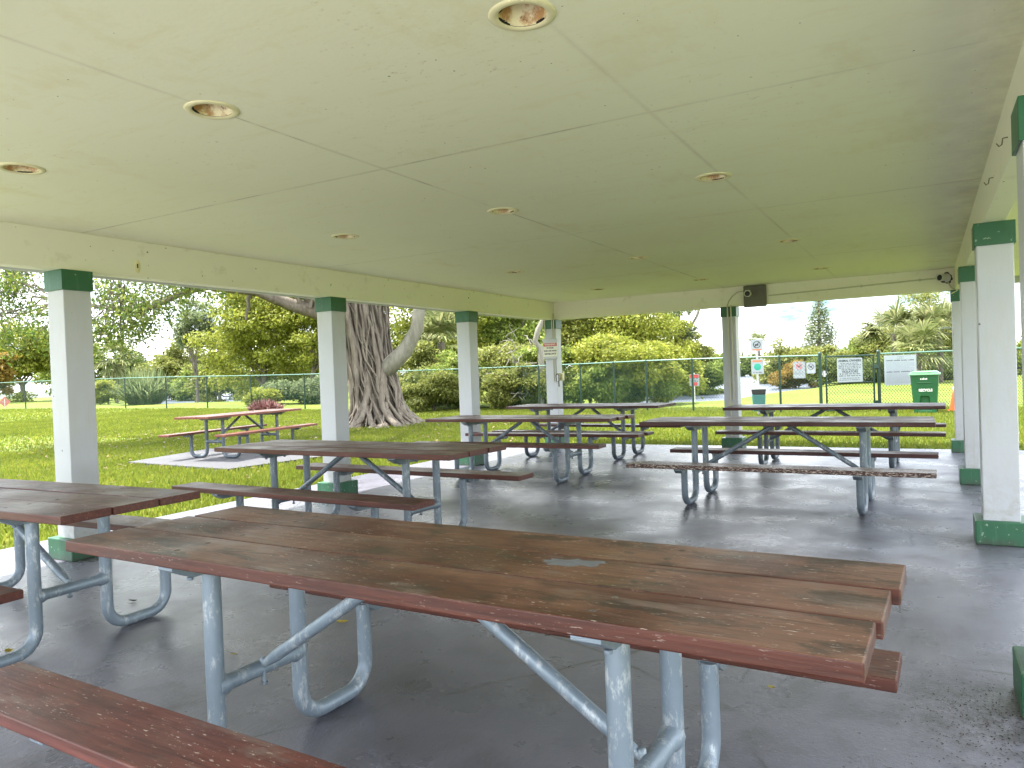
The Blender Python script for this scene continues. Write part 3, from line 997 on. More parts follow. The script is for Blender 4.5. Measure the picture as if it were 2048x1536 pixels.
# big rules sign
M = frame_on(1799, 740, 19.72, math.atan2(FR[1].y - FR[0].y, FR[1].x - FR[0].x)); M.translation += M.col[2].to_3d() * .04
s2 = sign_root('rules_sign', 'large pale rules board behind the green bin covered in fine print', M)
W2, H2 = .92, .80
b = MB(); plate(b, W2, H2, .03, .004, I4); b.build('sign_panel', SIGNW, s2)
b = MB()
for k, (y_, hh) in enumerate([(.245, .034), (-.06, .034)]):
    b = MB(); greek(b, I4, -.40, .40, y_, hh, 90 + k, wl=(3, 5)); b.build('heading_line', SIGNINK, s2)
b = MB()
rows = [.205, .178, .151, .124, .097, .07, .043, .01, -.018, -.10, -.127, -.154, -.181, -.208, -.235, -.262, -.289, -.32, -.345]
for k, y_ in enumerate(rows):
    b = MB(); greek(b, I4, -.40, .40 if k % 5 else .25, y_, .014, 130 + k); b.build('print_line', SIGNGREY, s2)
b = MB()
for k in range(3): b.lathe([(.028, .0052), (.034, .0055), (.040, .0052)], 24, ((-.055 + .055 * k), .335, 0))
b.build('emblem', SIGNGREY, s2)
for par, ww, hh_ in ((s1, W1, H1), (s2, W2, H2)):
    for sx_ in (-1, 1):
        for sy_ in (-1, 1):
            b = MB(); b.lathe([(0, .009), (.010, .008), (.012, .004)], 10, (sx_ * (ww / 2 - .03), sy_ * (hh_ / 2 - .03), 0)); b.build('bolt', GREYMET, par)


def ban_sign(label, px, py, d, ang, w_, h_, cy_, rr, bike, seed, group):
    M = frame_on(px, py, d, ang); M.translation += M.col[2].to_3d() * .035
    s = sign_root('prohibition_sign', label, M, group)
    b = MB(); plate(b, w_, h_, .03, .003, I4)
    b.build('sign_panel', SIGNW, s)
    b = MB()
    # thin printed border
    for lo, hi in (((-w_ / 2 + .015, h_ / 2 - .021, .0034), (w_ / 2 - .015, h_ / 2 - .015, .0046)), ((-w_ / 2 + .015, -h_ / 2 + .015, .0034), (w_ / 2 - .015, -h_ / 2 + .021, .0046)),
                   ((-w_ / 2 + .015, -h_ / 2 + .021, .0034), (-w_ / 2 + .021, h_ / 2 - .021, .0046)), ((w_ / 2 - .021, -h_ / 2 + .021, .0034), (w_ / 2 - .015, h_ / 2 - .021, .0046))):
        b.box(lo, hi)
    for k, y_ in enumerate([q for q in (cy_ - rr - .035, cy_ - rr - .075, cy_ - rr - .105, cy_ - rr - .135) if q > -h_ / 2 + .03]):
        greek(b, I4, -w_ * .36 if k else -w_ * .15, w_ * .36 if k else w_ * .15, y_, .018, seed + k)
    b.build('lettering', SIGNGREY, s)
    b = MB(); b.lathe([(rr, .0035), (rr, .0055), (rr * .84, .0055), (rr * .84, .0035)], 32, (0, cy_, 0))
    b.box((-rr * .9, -.008, .0058), (rr * .9, .008, .0068), 0, T((0, cy_, 0)) @ Matrix.Rotation(R(-45), 4, 'Z'))
    b.build('ban_ring', SIGNRED if bike else SIGNINK, s)
    b = MB()
    # four legged animal silhouette: body, neck, head, legs, tail
    q = rr / .075
    for lo, hi in (((-.032, -.008), (.024, .014)), ((.018, .006), (.034, .03)), ((.026, .022), (.046, .036)), ((-.030, -.034), (-.022, -.006)), ((-.016, -.034), (-.009, -.006)), ((.006, -.034), (.013, -.006)), ((.016, -.034), (.023, -.006)), ((-.044, .006), (-.030, .013))):
        b.box((lo[0] * q, cy_ + lo[1] * q, .0035), (hi[0] * q, cy_ + hi[1] * q, .0050))
    b.build('pictogram', SIGNINK, s)
    return s


fang = math.atan2(FP[-1].y - FP[-2].y, FP[-1].x - FP[-2].x)
ban_sign('taller white prohibition sign with lines of print on the fence left of the gate', 1599, 740, 19.93, fang, .315, .45, .10, .082, True, 300, 'prohibition signs on the fence')
ban_sign('small square white prohibition sign on the fence nearest the gate post', 1622.5, 736, 19.72, fang, .225, .295, .035, .08, False, 320, 'prohibition signs on the fence')

# red and white notice on a stake beyond the fence
p = dep(1390, 798, 28.5); zg = GZ(p.x, p.y)
s = thing('notice_sign', 'small red and white notice on a white stake beyond the fence', 'sign', (p.x, p.y, zg), R(18))
zt = dep(1390, 748, 28.5).z - zg; zb_ = dep(1390, 772, 28.5).z - zg
b = MB(); b.tube([(0, .012, -.1), (0, .012, zt + .05)], .014, 8); b.build('stake', WHITEP, s)
MS = Matrix(((1, 0, 0, 0), (0, 0, -1, 0), (0, 1, 0, (zt + zb_) / 2), (0, 0, 0, 1)))
b = MB(); plate(b, .37, zt - zb_, .02, .004, MS); b.build('sign_panel', SIGNW, s)
hh = (zt - zb_) / 2
b = MB(); b.box((-.165, hh * .36, .005), (.165, hh * .9, .007), 0, MS); b.build('red_band', SIGNRED, s)
b = MB(); b.box((-.11, -hh * .92, .005), (.11, -hh * .38, .007), 0, MS); b.build('red_band', SIGNRED, s)
b = MB()
for k, y_ in enumerate((.05, -.02, -.08)): greek(b, MS, -.14, .14, y_, .035, 400 + k, z=.005)
b.build('lettering', SIGNINK, s)

# dog waste station
p = dep(1516, 770, 19.3); zg = GZ(p.x, p.y)
s = thing('dog_waste_station', 'dog waste station post with green bin and two small signs at the fence', 'waste station', (p.x, p.y, zg), R(14))
def zat(py): return dep(1516, py, 19.3).z - zg
b = MB(); b.tube([(.0, .0, -.1), (.0, .0, zat(676))], .026, 10); b.build('post', GREYMET, s)
b = MB()
z0_, z1_ = .14, zat(778)
b.prism([(-.14, z0_), (.14, z0_), (.165, z1_ - .13), (-.165, z1_ - .13)], -.30, -.03, 'y'); b.build('waste_bin', simple('teal_bin', (.035, .13, .12), .45, .2, 4), s, bevel=.02)
b = MB(); b.prism([(-.165, z1_ - .13), (.165, z1_ - .13), (.175, z1_), (-.175, z1_)], -.31, -.025, 'y'); b.build('bin_liner', BLACK, s, bevel=.015)
b = MB(); b.box((-.18, -.32, z1_), (.18, -.02, z1_ + .018)); b.build('bin_rim', GREYMET, s, bevel=.006)
for (ya, yb_, kind) in ((679, 702, 0), (718, 748, 1)):
    zm = (zat(ya) + zat(yb_)) / 2; hs_ = zat(ya) - zat(yb_)
    MS = Matrix(((1, 0, 0, 0), (0, 0, -1, -.03), (0, 1, 0, zm), (0, 0, 0, 1)))
    b = MB(); plate(b, .31, hs_, .015, .004, MS); o = b.build('sign_panel', SIGNW, s)
    b = MB()
    if kind == 0:
        b.lathe([(.095, .0045), (.095, .0065), (.075, .0065), (.075, .0045)], 28, (0, 0, 0), 0, MS @ T((0, .02, 0)))
        b.box((-.09, -.009, .0068), (.09, .009, .008), 0, MS @ T((0, .02, 0)) @ Matrix.Rotation(R(45), 4, 'Z'))
        b.box((-.05, -.01, .0045), (.04, .03, .006), 0, MS); b.box((-.05, -.035, .0045), (-.03, .0, .006), 0, MS)
        b.box((-.11, -hs_ / 2 + .015, .0045), (.11, -hs_ / 2 + .05, .006), 1, MS)
    else:
        b.lathe([(.0, .0062), (.075, .006), (.09, .0045)], 28, (0, 0, 0), 2, MS @ T((0, -.01, 0)))
        b.box((-.12, hs_ / 2 - .075, .0045), (.12, hs_ / 2 - .03, .006), 1, MS)
        greek(b, MS, -.11, .11, -hs_ / 2 + .03, .03, 440, 0)
    b.build('sign_print', [SIGNINK, simple('sign_orange', (.55, .17, .07), .45), simple('sign_green', (.02, .30, .22), .4)], o)

# warning sign and electrical box on the corner column
yf = YB - CW / 2
p0, p1 = on_y(1086, 682, yf - .06), on_y(1117, 716, yf - .06)
s = thing('electrical_box', 'grey electrical box on the corner column behind the warning sign', 'electrical box', ((p0.x + p1.x) / 2, yf, p1.z - .01))
wbx = (p1.x - p0.x) / 2; hbx = p0.z - p1.z
b = MB(); b.box((-wbx, -.075, 0), (wbx - .01, -.001, hbx + .035)); b.build('box_body', GREYMET, s, bevel=.006)
b = MB(); b.box((-wbx - .004, -.085, hbx + .005), (wbx - .006, -.0755, hbx + .04)); b.build('box_lid', GREYMET, s, bevel=.003)
ws_ = thing('warning_sign', 'red headed video and audio surveillance warning on the corner column', 'sign', ((p0.x + p1.x) / 2, yf - .079, p1.z + .005))
MS = Matrix(((1, 0, 0, 0), (0, 0, -1, 0), (0, 1, 0, hbx * .47), (0, 0, 0, 1)))
sw_, sh_ = .265, .235
b = MB(); plate(b, sw_, sh_, .008, .003, MS); b.build('sign_panel', SIGNC, ws_)
b = MB(); b.box((-sw_ / 2 + .004, sh_ * .25, .0034), (sw_ / 2 - .004, sh_ / 2 - .004, .005), 0, MS)
b.build('header_band', SIGNRED, ws_)
b = MB(); b.box((-sw_ / 2, -sh_ / 2 - .022, .0), (sw_ / 2, -sh_ / 2 - .004, .003), 0, MS); b.build('bottom_strip', GREYMET, ws_)
lettering('WARNING', .044, MS @ T((0, sh_ * .37, .0055)), SIGNC, ws_, bold=.0008)
for k, tx in enumerate(('24 HOUR', 'VIDEO AND AUDIO', 'SURVEILLANCE')):
    lettering(tx, .036 if k != 1 else .032, MS @ T((0, sh_ * (.13 - .22 * k), .0036)), SIGNINK, ws_, sx=.86 if k == 1 else .9, bold=.0012)
# conduits on the corner column
b = MB()
for dx in (-.085, .05, .085):
    top = ZB - .01 + .12
    b.tube([(XL + dx, yf - .022, top), (XL + dx, yf - .022, ZB - CAPZ - .05), (XL + dx, yf - .016, 1.95 if dx < 0 else 1.1)], .010, 8)
tag(b.build('wiring_conduit', CREAMP), 'cream conduits running down the corner column past the grey box', 'conduit')
p = on_y(1116, 756, yf - .03)
s = thing('lamp_switch', 'black and silver switch handle low on the corner column conduit', 'switch', (p.x, yf, p.z))
b = MB(); b.box((-.022, -.05, -.05), (.022, -.004, .06)); b.build('switch_body', GREYMET, s, bevel=.008)
b = MB(); b.tube([(-.026, -.045, -.05), (-.026, -.05, .05), (0, -.055, .075), (.026, -.05, .05), (.026, -.045, -.05)], .007, 8)
b.tube([(.012, -.03, -.05), (.015, -.03, -.15)], .011, 8); b.build('switch_guard', BLACK, s)
p = on_y(1131, 754, YB)
s = thing('junction_box', 'small yellow weatherproof outlet box on the side of the corner column', 'outlet box', (XL + CW / 2, YB - .02, p.z))
b = MB(); b.box((0, -.05, -.06), (.075, .04, .07)); b.build('box_body', simple('yellow_box', (.55, .52, .26), .45), s, bevel=.008)
b = MB(); b.box((.076, -.045, -.055), (.083, .035, .065)); b.build('box_cover', simple('yellow_cover', (.60, .57, .30), .45), s, bevel=.003)

# camera with mounting plate on the back beam
yw = YB - HB
pa, pb = on_y(1487, 573, yw - .03), on_y(1533, 612, yw - .03)
s = thing('camera_box', 'dark grey square box on the back beam above the back column', 'electrical box', ((pa.x + pb.x) / 2, yw, pb.z))
hw = (pb.x - pa.x) / 2; hz = min(pa.z, ZC - .004) - pb.z
b = MB(); b.box((-hw, -.05, 0), (hw, -.001, hz)); b.build('box_body', GREYBOX, s, bevel=.004)
b = MB(); b.box((-hw + .01, -.057, .01), (hw - .03, -.0505, hz - .01)); b.build('box_door', GREYBOX, s, bevel=.003)
p = on_y(1495, 588, yw - .14)
def bullet(label, loc, yaw_, plate_r, mat_plate):
    s = thing('security_camera', label, 'security camera', loc, yaw_, 'security cameras on the back beam')
    Mx = Matrix.Rotation(R(90), 4, 'X')
    b = MB(); b.lathe([(.0, .0), (plate_r, .0), (plate_r, .012), (.02, .022), (.016, .05), (0, .05)], 20, M=Mx); b.build('mount', mat_plate, s)
    b = MB(); b.lathe([(0, .05), (.040, .052), (.044, .07), (.044, .15), (.049, .152), (.049, .165), (.040, .165), (.038, .15)], 24, M=Mx); b.build('housing', WHITEP, s)
    b = MB(); b.lathe([(.0385, .151), (.030, .157), (.0, .160)], 20, M=Mx); b.build('lens', BLACK, s)
    b = MB(); b.box((-.030, -.185, .040), (.030, -.07, .050)); b.build('sun_hood', WHITEP, s, bevel=.006)
    return s
bullet('round white security camera facing the viewer on the dark grey box', (p.x + .012, yw - .0575, p.z), 0, .03, WHITEP)
p = on_y(1893, 556, yw)
cam2 = bullet('cream security camera on a ragged black base at the right end of the back beam', (p.x, yw - .001, p.z), R(-32), .060, WHITEP)
b = MB()
rs = random.Random(4)
pts = []
for k in range(28):
    a = 2 * math.pi * k / 28; q = .062 + .022 * rs.random(); pts.append((q * math.cos(a), q * math.sin(a)))
b.prism(pts, -.004, .004, 'z', 0, Matrix.Rotation(R(90), 4, 'X')); o = b.build('ragged_gasket', BLACK, cam2); o.rotation_euler = (0, 0, R(32))
# cable from that camera to the corner capital
pz = p
b = MB(); b.tube([(pz.x + .01, yw - .03, pz.z - .05), (pz.x + .05, yw - .05, pz.z - .14), (pz.x + .12, yw - .07, ZB - .01), (XR - CAPW / 2 + .01, YB - CAPW / 2 - .008, ZB - .05)], .009, 8)
tag(b.build('camera_cable', CREAMP), 'short drooping cable from the right camera down to the corner capital', 'cable')
# conduit along the back beam
p0, p1 = on_y(1537, 591, yw - .01), on_y(1880, 556, yw - .01)
b = MB(); b.tube([(p0.x, yw - .011, p0.z), (p1.x, yw - .011, p1.z)], .010, 8)
for fpx in (1723, 1840):
    q = on_y(fpx, 573, yw - .01); b.box((q.x - .012, yw - .024, p0.z + (p1.z - p0.z) * (q.x - p0.x) / (p1.x - p0.x) - .018), (q.x + .012, yw - .0005, p0.z + (p1.z - p0.z) * (q.x - p0.x) / (p1.x - p0.x) + .018))
tag(b.build('beam_conduit', CREAMP), 'thin conduit along the back beam between the grey box and right camera', 'conduit')
# conduits on the back column and loop to the box
b = MB(); xb = -2.642
for dx in (-.005, .045):
    b.tube([(xb + dx, yf - .014 - .016, ZB + .02), (xb + dx, yf - .030, ZB - CAPZ - .02), (xb + dx, yf - .013, ZB - CAPZ - .10), (xb + dx, yf - .013, .75 if dx > 0 else .19)], .0115, 8)
b.box((xb - .035, yf - .045, .58), (xb + .04, yf - .001, .70)); b.box((xb + .03, yf - .034, 1.62), (xb + .062, yf - .002, 1.64))
b.tube([(xb - .005, yf - .03, ZB + .02), (xb + .005, yw - .01, ZB + .09), (xb + .06, yw - .012, ZB + .16), (xb + .14, yw - .012, ZB + .215), (pa.x + .01, yw - .02, ZB + .225)], .008, 8)
tag(b.build('column_conduit', CREAMP), 'pair of stained conduits down the middle back column up to the grey box', 'conduit')
# hooks on the right beam
for k, (px_, py_) in enumerate(((2016, 283), (1987, 362))):
    q = on_x(px_, py_, XR - HB)
    b = MB(); b.tube([(q.x, q.y, q.z + .02), (q.x - .02, q.y, q.z + .018), (q.x - .024, q.y, q.z - .01), (q.x - .036, q.y - .004, q.z - .018), (q.x - .045, q.y, q.z - .002)], .003, 6)
    tag(b.build('wire_hook', simple('hook_metal', (.2, .18, .12), .5, metal=.5)), ('bent wire hook on the right beam just left of the nearest capital', 'bent wire hook on the right beam above the second right capital')[k], 'hook', 'hooks on the right beam')

# ---------------------------------------------------------------- bin and cone
p = dep(1851, 800, 18.7); zg = GZ(p.x, p.y)
wb = thing('wheelie_bin', 'green wheeled recycling bin with pale lid standing by the fence', 'bin', (p.x, p.y, zg), R(-2))
zt = dep(1851, 744, 18.7).z - zg
b = MB()
lo = [(-.245, -.30), (.245, -.30), (.245, .26), (-.245, .26)]; hi = [(-.31, -.36), (.31, -.36), (.31, .36), (-.31, .36)]
zb0 = .03
# front face has a recessed panel
b.add([(x, y, zb0) for x, y in lo] + [(x, y, zt - .07) for x, y in hi], [(3, 2, 1, 0), (1, 2, 6, 5), (2, 3, 7, 6), (3, 0, 4, 7)])
def fpnt(u, v_, ins=0.0):
    z_ = zb0 + (zt - .07 - zb0) * v_
    hwid = .245 + (.31 - .245) * v_; y_ = -.30 - .06 * v_
    return (u * hwid, y_ + ins, z_)
OUT = [(-1, 0), (1, 0), (1, 1), (-1, 1)]
INN = [(-.60, .06), (.60, .06), (.34, .44), (-.34, .44)]
fo = [fpnt(*q) for q in OUT]; fi = [fpnt(*q) for q in INN]; fd = [fpnt(u * .86, v_ * .96 + .01, .07) for u, v_ in INN]
b.add(fo + fi + fd, [(0, 1, 5, 4), (1, 2, 6, 5), (2, 3, 7, 6), (3, 0, 4, 7), (4, 5, 9, 8), (5, 6, 10, 9), (6, 7, 11, 10), (7, 4, 8, 11), (8, 9, 10, 11)])
q0 = fpnt(0, .8)
b.box((-.17, q0[1] - .02, q0[2] - .018), (.17, q0[1] + .02, q0[2] + .012))
b.build('bin_body', BIN, wb, bevel=.012)
b = MB(); b.box((-.345, -.40, zt - .07), (.345, .40, zt - .03))
b.prism([(-.33, zt - .03), (.33, zt - .03), (.26, zt + .025), (-.26, zt + .025)], -.36, .37, 'y')
b.box((-.16, -.385, zt - .01), (.16, -.361, zt + .008)); b.build('lid', BINLID, wb, bevel=.015)
for sx_ in (-1, 1):
    b = MB(); b.tube([(sx_ * .20, .28, .13), (sx_ * .27, .28, .13)], .13, 20); b.build('wheel', BLACK, wb)
Mf = Matrix(((1, 0, 0, 0), (0, 0, -1, 0), (0, 1, 0, 0), (0, 0, 0, 1)))
q = fpnt(0, .60)
lettering('RECYCLE', .085, T((0.02, q[1] - .010, q[2])) @ Mf, WHITEP, wb, sx=.85, bold=.003)
q = fpnt(0, .90)
b = MB(); greek(b, T((0.0, q[1] - .008, q[2] - .02)) @ Mf, -.09, .10, 0, .05, 77, z=.001); b.build('bin_mark', WHITEP, wb)

p = dep(1909, 800, 19.0); zg = GZ(p.x, p.y)
cn = thing('traffic_cone', 'orange traffic cone half hidden behind the far right column', 'cone', (p.x, p.y, zg))
b = MB(); b.box((-.17, -.17, 0), (.17, .17, .03)); b.build('cone_base', ORANGE, cn, bevel=.01)
b = MB(); b.lathe([(.125, .03), (.045, .47), (.030, .56), (.022, .56)], 24); b.build('cone_body', ORANGE, cn)
b = MB(); b.lathe([(.031, .561), (.027, .63), (.018, .632)], 20); b.build('cone_tip', WHITEP, cn)

# far left diamond sign
p = dep(10, 818, 47); zg = GZ(p.x, p.y)
s = thing('diamond_sign', 'faded red diamond shaped sign low beyond the fence at far left', 'sign', (p.x, p.y, zg), R(40))
zc_ = dep(10, 804, 47).z - zg
b = MB(); b.tube([(0, .02, -.1), (0, .02, zc_ + .2)], .03, 8); b.build('stake', WHITEP, s)
b = MB(); b.box((-.24, -.004, -.24), (.24, .004, .24), 0, T((0, 0, zc_)) @ Matrix.Rotation(R(45), 4, 'Y')); b.build('sign_panel', simple('faded_red', (.42, .13, .12), .5), s)
b = MB(); greek(b, T((0, 0, zc_)) @ Mf, -.16, .16, -.02, .07, 500, z=.006); b.build('lettering', SIGNW, s)

# long low wall on the far bank
wl = thing('garden_wall', 'long pale low wall with square pillars on the far bank', 'wall', (0, 0, 0))
A, B_ = dep(-140, 780, 118), dep(640, 775, 128)
d = (B_ - A); ln = d.xy.length; ang = math.atan2(d.y, d.x)
Mw = T((A.x, A.y, GZ(A.x, A.y))) @ Matrix.Rotation(ang, 4, 'Z')
b = MB(); b.box((0, -.1, -.3), (ln, .1, .95), 0, Mw); b.build('wall_panel', STUCCO, wl)
for k in range(int(ln / 9) + 1):
    b = MB(); b.box((k * 9 - .35, -.35, -.3), (k * 9 + .35, .35, 1.55), 0, Mw); b.box((k * 9 - .45, -.45, 1.55), (k * 9 + .45, .45, 1.7), 0, Mw); b.build('pillar', STUCCO, wl)

# ---------------------------------------------------------------- fallen leaves and twigs on the floor
for px_, py_, sz_, rz_, lab in ((586, 1223, .022, .4, 'small oval yellow leaf on the floor under the foreground table'),
                                (685, 1247, .034, 1.2, 'curled bright yellow leaf on the floor beside the diagonal brace'),
                                (266, 1204, .030, 2.2, 'dark curled leaf on the floor inside the left table leg loop'),
                                (468, 1311, .018, .2, 'tiny yellow leaf on the floor right of the nearest table leg'),
                                (18, 1306, .034, 1.0, 'dull yellow leaf at the far left beside the curved table leg'),
                                (1543, 1378, .016, .9, 'tiny pale yellow leaf on the bare floor at lower right'),
                                (1612, 946, .055, .3, 'brown leaf on the floor beneath the peeling seat')):
    q = gz(px_, py_)
    b = MB(); n = 8; vv = []
    for k in range(n + 1):
        u = -1 + 2 * k / n; wd_ = sz_ * .48 * (1 - u * u) ** .8 + .0006; zz = .004 + sz_ * .30 * u * u
        vv += [(u * sz_, -wd_, zz + wd_ * .5), (u * sz_, 0, zz), (u * sz_, wd_, zz + wd_ * .35)]
    for k in range(n):
        b.add(vv[3 * k:3 * k + 6], [(0, 1, 4, 3), (1, 2, 5, 4)], 0, True)
    o = b.build('fallen_leaf', L_LIT if 'dark' not in lab and 'brown' not in lab else BARKD)
    o.location = (q.x, q.y, .001); o.rotation_euler = (0, 0, rz_ * 3)
    tag(o, lab, 'leaf', 'fallen leaves on the shelter floor')

# ---------------------------------------------------------------- vegetation
def unit(v): return v / (np.linalg.norm(v, axis=1, keepdims=True) + 1e-9)


def leaf_quads(P, out, size, up=.6, droop=.2, asp=.5, rng=RNG):
    """rhombic leaves at P, roughly facing up/out"""
    n = len(P)
    nrm = unit(rng.normal(size=(n, 3)) * .75 + out * .5 + np.array([0, 0, up]))
    a = unit(rng.normal(size=(n, 3)) + out * .6 - np.array([0, 0, droop]))
    t_ = unit(a - nrm * (a * nrm).sum(1, keepdims=True))
    s_ = np.cross(nrm, t_)
    L_ = (size * rng.uniform(.65, 1.35, n))[:, None]
    co = np.empty((n, 4, 3))
    co[:, 0] = P; co[:, 1] = P + t_ * L_ * .5 + s_ * L_ * asp * .5 - nrm * L_ * .06
    co[:, 2] = P + t_ * L_; co[:, 3] = P + t_ * L_ * .5 - s_ * L_ * asp * .5 - nrm * L_ * .06
    return co.reshape(-1, 3)


def crown_pts(blobs, n, clump_n, clump_r, rng=RNG, flat=.52, inner=.55, lift=True):
    """leaf positions in clumps through a set of ellipsoids (cx,cy,cz,rx,ry,rz)"""
    B = np.array(blobs, float)
    wgt = (B[:, 3] * B[:, 5]); wgt = wgt / wgt.sum()
    bi = rng.choice(len(B), clump_n, p=wgt)
    d = unit(rng.normal(size=(clump_n, 3))); d[:, 2] = np.where((d[:, 2] < -.3) & lift, -d[:, 2] * .6, d[:, 2]); d = unit(d)
    rr = rng.uniform(inner, 1.05, clump_n)[:, None]
    C_ = B[bi, :3] + d * B[bi, 3:6] * rr
    size = rng.uniform(.40, 1.50, clump_n)
    ci = rng.choice(clump_n, n, p=size ** 2 / (size ** 2).sum())
    off = rng.normal(size=(n, 3)); off = unit(off) * (rng.uniform(0, 1, n) ** .45)[:, None]
    off *= np.array([1, 1, flat])
    off *= np.where(rng.random(n) < .07, 1.5, 1.0)[:, None]
    P = C_[ci] + off * (clump_r * size[ci])[:, None]
    return P, unit(d[ci] * .6 + off), C_


def branch_path(a, b_, n=6, wob=.12, rs=random):
    a, b_ = Vector(a), Vector(b_); ln = (b_ - a).length
    pts = []
    for k in range(n + 1):
        u = k / n; p = a.lerp(b_, u)
        if 0 < k < n: p += Vector((rs.uniform(-1, 1), rs.uniform(-1, 1), rs.uniform(-.5, .8))) * wob * ln * .5
        pts.append(p)
    return pts


def tree(name, label, cat, px, d, ytop, wpx, mat, n=6000, leaf=.14, trunk=.16, blobs=None, low=.3, bark=BARKD, group=None, clump=None, depth_f=.8, asp=.5, nclump=None, base_y=None, trunk_show=True, inner=.55):
    p = dep(px, 770, d)
    z0_ = GZ(p.x, p.y)
    top = dep(px, ytop, d).z - z0_
    wr = wpx / F_PX * d / 2
    root = thing(name, label, cat, (p.x, p.y, z0_), 0, group)
    n = int(n * 2.2); leaf *= 1.15
    if blobs is None:
        bl = []
        h0 = top * low
        rz_ = (top - h0) / 2
        bl.append((0, 0, h0 + rz_, wr * .80, wr * depth_f * .75, rz_ * .98))
        for k in range(5):
            a = RNG.uniform(0, 6.28); q = RNG.uniform(.35, .6)
            bl.append((wr * q * math.cos(a), wr * depth_f * q * math.sin(a), h0 + rz_ * RNG.uniform(.55, 1.35), wr * RNG.uniform(.36, .52), wr * depth_f * .45, rz_ * RNG.uniform(.35, .55)))
        for sgn in (-1, 1):
            bl.append((cR.x * sgn * wr * .62, cR.y * sgn * wr * .62, h0 + rz_ * RNG.uniform(.5, .9), wr * .38, wr * .38, rz_ * .5))
    else:
        bl = [(cR.x * u * wr - fwd.x * v_ * wr, cR.y * u * wr - fwd.y * v_ * wr, zz * top, rx_ * wr, rx_ * wr * depth_f, rzz * top) for u, v_, zz, rx_, rzz in blobs]
    nc = nclump or max(36, n // 230)
    cr_ = clump or max(.25, wr * .24)
    P, out, C_ = crown_pts(bl, n, nc, cr_, inner=inner, lift=low > .2)
    P[:, 2] = np.maximum(P[:, 2], .02)
    quads('crown' if cat == 'tree' else 'foliage', leaf_quads(P, out, leaf, asp=asp), 4, mat, root)
    rs = random.Random(int(px))
    b = MB()
    mid = Vector((rs.uniform(-.1, .1) * wr, 0, top * max(low, .25) + .1))
    rt = trunk
    b.tube([(0, 0, -.3), (rs.uniform(-.05, .05), 0, mid.z * .5), mid], [rt * 1.25, rt, rt * .8], 10)
    for k in range(9):
        c_ = C_[rs.randrange(len(C_))]
        pts = branch_path(mid * (.7 if k % 2 else 1), c_, 5, .14, rs)
        b.tube(pts, [rt * .5 * (1 - .8 * q / 5) for q in range(6)], 6)
    b.build('trunk' if cat == 'tree' else 'stems', bark, root)
    return root


def palm(label, px, d, ycrown, fl, mat=L_PLM, nf=26, trunk=.16, skirt=0, group='palms beyond the fence', base_off=0):
    p = dep(px, 770, d); z0_ = GZ(p.x, p.y); hc = dep(px, ycrown, d).z - z0_
    root = thing('cabbage_palm', label, 'palm', (p.x, p.y, z0_), 0, group)
    b = MB(); b.tube([(0, 0, -.2), (.05, .02, hc * .5), (0, 0, hc)], [trunk * 1.1, trunk, trunk * .95], 10); b.build('trunk', BARKD, root)
    tri = []
    rs = random.Random(int(px * 7))
    for k in range(nf + skirt):
        el = R(rs.uniform(-25, 80)) if k < nf else R(rs.uniform(-85, -50))
        az = rs.uniform(0, 6.28)
        pet = fl * rs.uniform(.35, .6)
        dirv = Vector((math.cos(az) * math.cos(el), math.sin(az) * math.cos(el), math.sin(el)))
        hub = Vector((0, 0, hc)) + dirv * pet
        side = dirv.cross(Vector((0, 0, 1)))
        side = side.normalized() if side.length > .05 else Vector((1, 0, 0))
        upv = side.cross(dirv)
        s0 = side * .015
        tri += [Vector((0, 0, hc)) - s0, Vector((0, 0, hc)) + s0, hub + s0, hub - s0]
        nb = 17
        for j in range(nb):
            a = R(-115 + 230 * j / (nb - 1)) + rs.uniform(-.05, .05)
            bd = (dirv * math.cos(a) + side * math.sin(a)).normalized()
            L_ = fl * rs.uniform(.42, .6) * (1 - .22 * abs(a) / 2)
            tip = hub + bd * L_ - Vector((0, 0, 1)) * L_ * rs.uniform(.10, .45) + upv * L_ * .05
            mid = hub + bd * L_ * .55 + upv * .02
            wv = bd.cross(upv).normalized() * fl * .028
            tri += [hub, mid + wv, tip, mid - wv]
    quads('fronds', np.array([tuple(q) for q in tri]), 4, mat, root)
    return root


def spiky(name, label, px, py, d, wpx, hpx, mat, n=220, wid=.03, cat='shrub', arch=.35):
    p = dep(px, py, d); z0_ = GZ(p.x, p.y)
    root = thing(name, label, cat, (p.x, p.y, z0_))
    wr = wpx / F_PX * d / 2; h = hpx / F_PX * d
    rs = random.Random(int(px)); co = []
    for k in range(n):
        az = rs.uniform(0, 6.28); q = rs.random() ** .6 * wr * .62
        base = Vector((math.cos(az) * q, math.sin(az) * q * .7, 0.02))
        a2 = az + rs.uniform(-.7, .7); lean = rs.uniform(.1, 1.0)
        L_ = h * rs.uniform(.6, 1.12)
        tip = base + Vector((math.cos(a2) * L_ * lean * .75, math.sin(a2) * L_ * lean * .75, L_ * (1 - arch * lean)))
        mid = base.lerp(tip, .55) + Vector((0, 0, L_ * .12 * lean))
        sv = Vector((-math.sin(a2), math.cos(a2), 0)) * wid
        co += [base - sv * .6, base + sv * .6, mid + sv, mid - sv, mid - sv, mid + sv, tip + sv * .05, tip - sv * .05]
    quads('leaves', np.array([tuple(q) for q in co]), 4, mat, root)
    return root


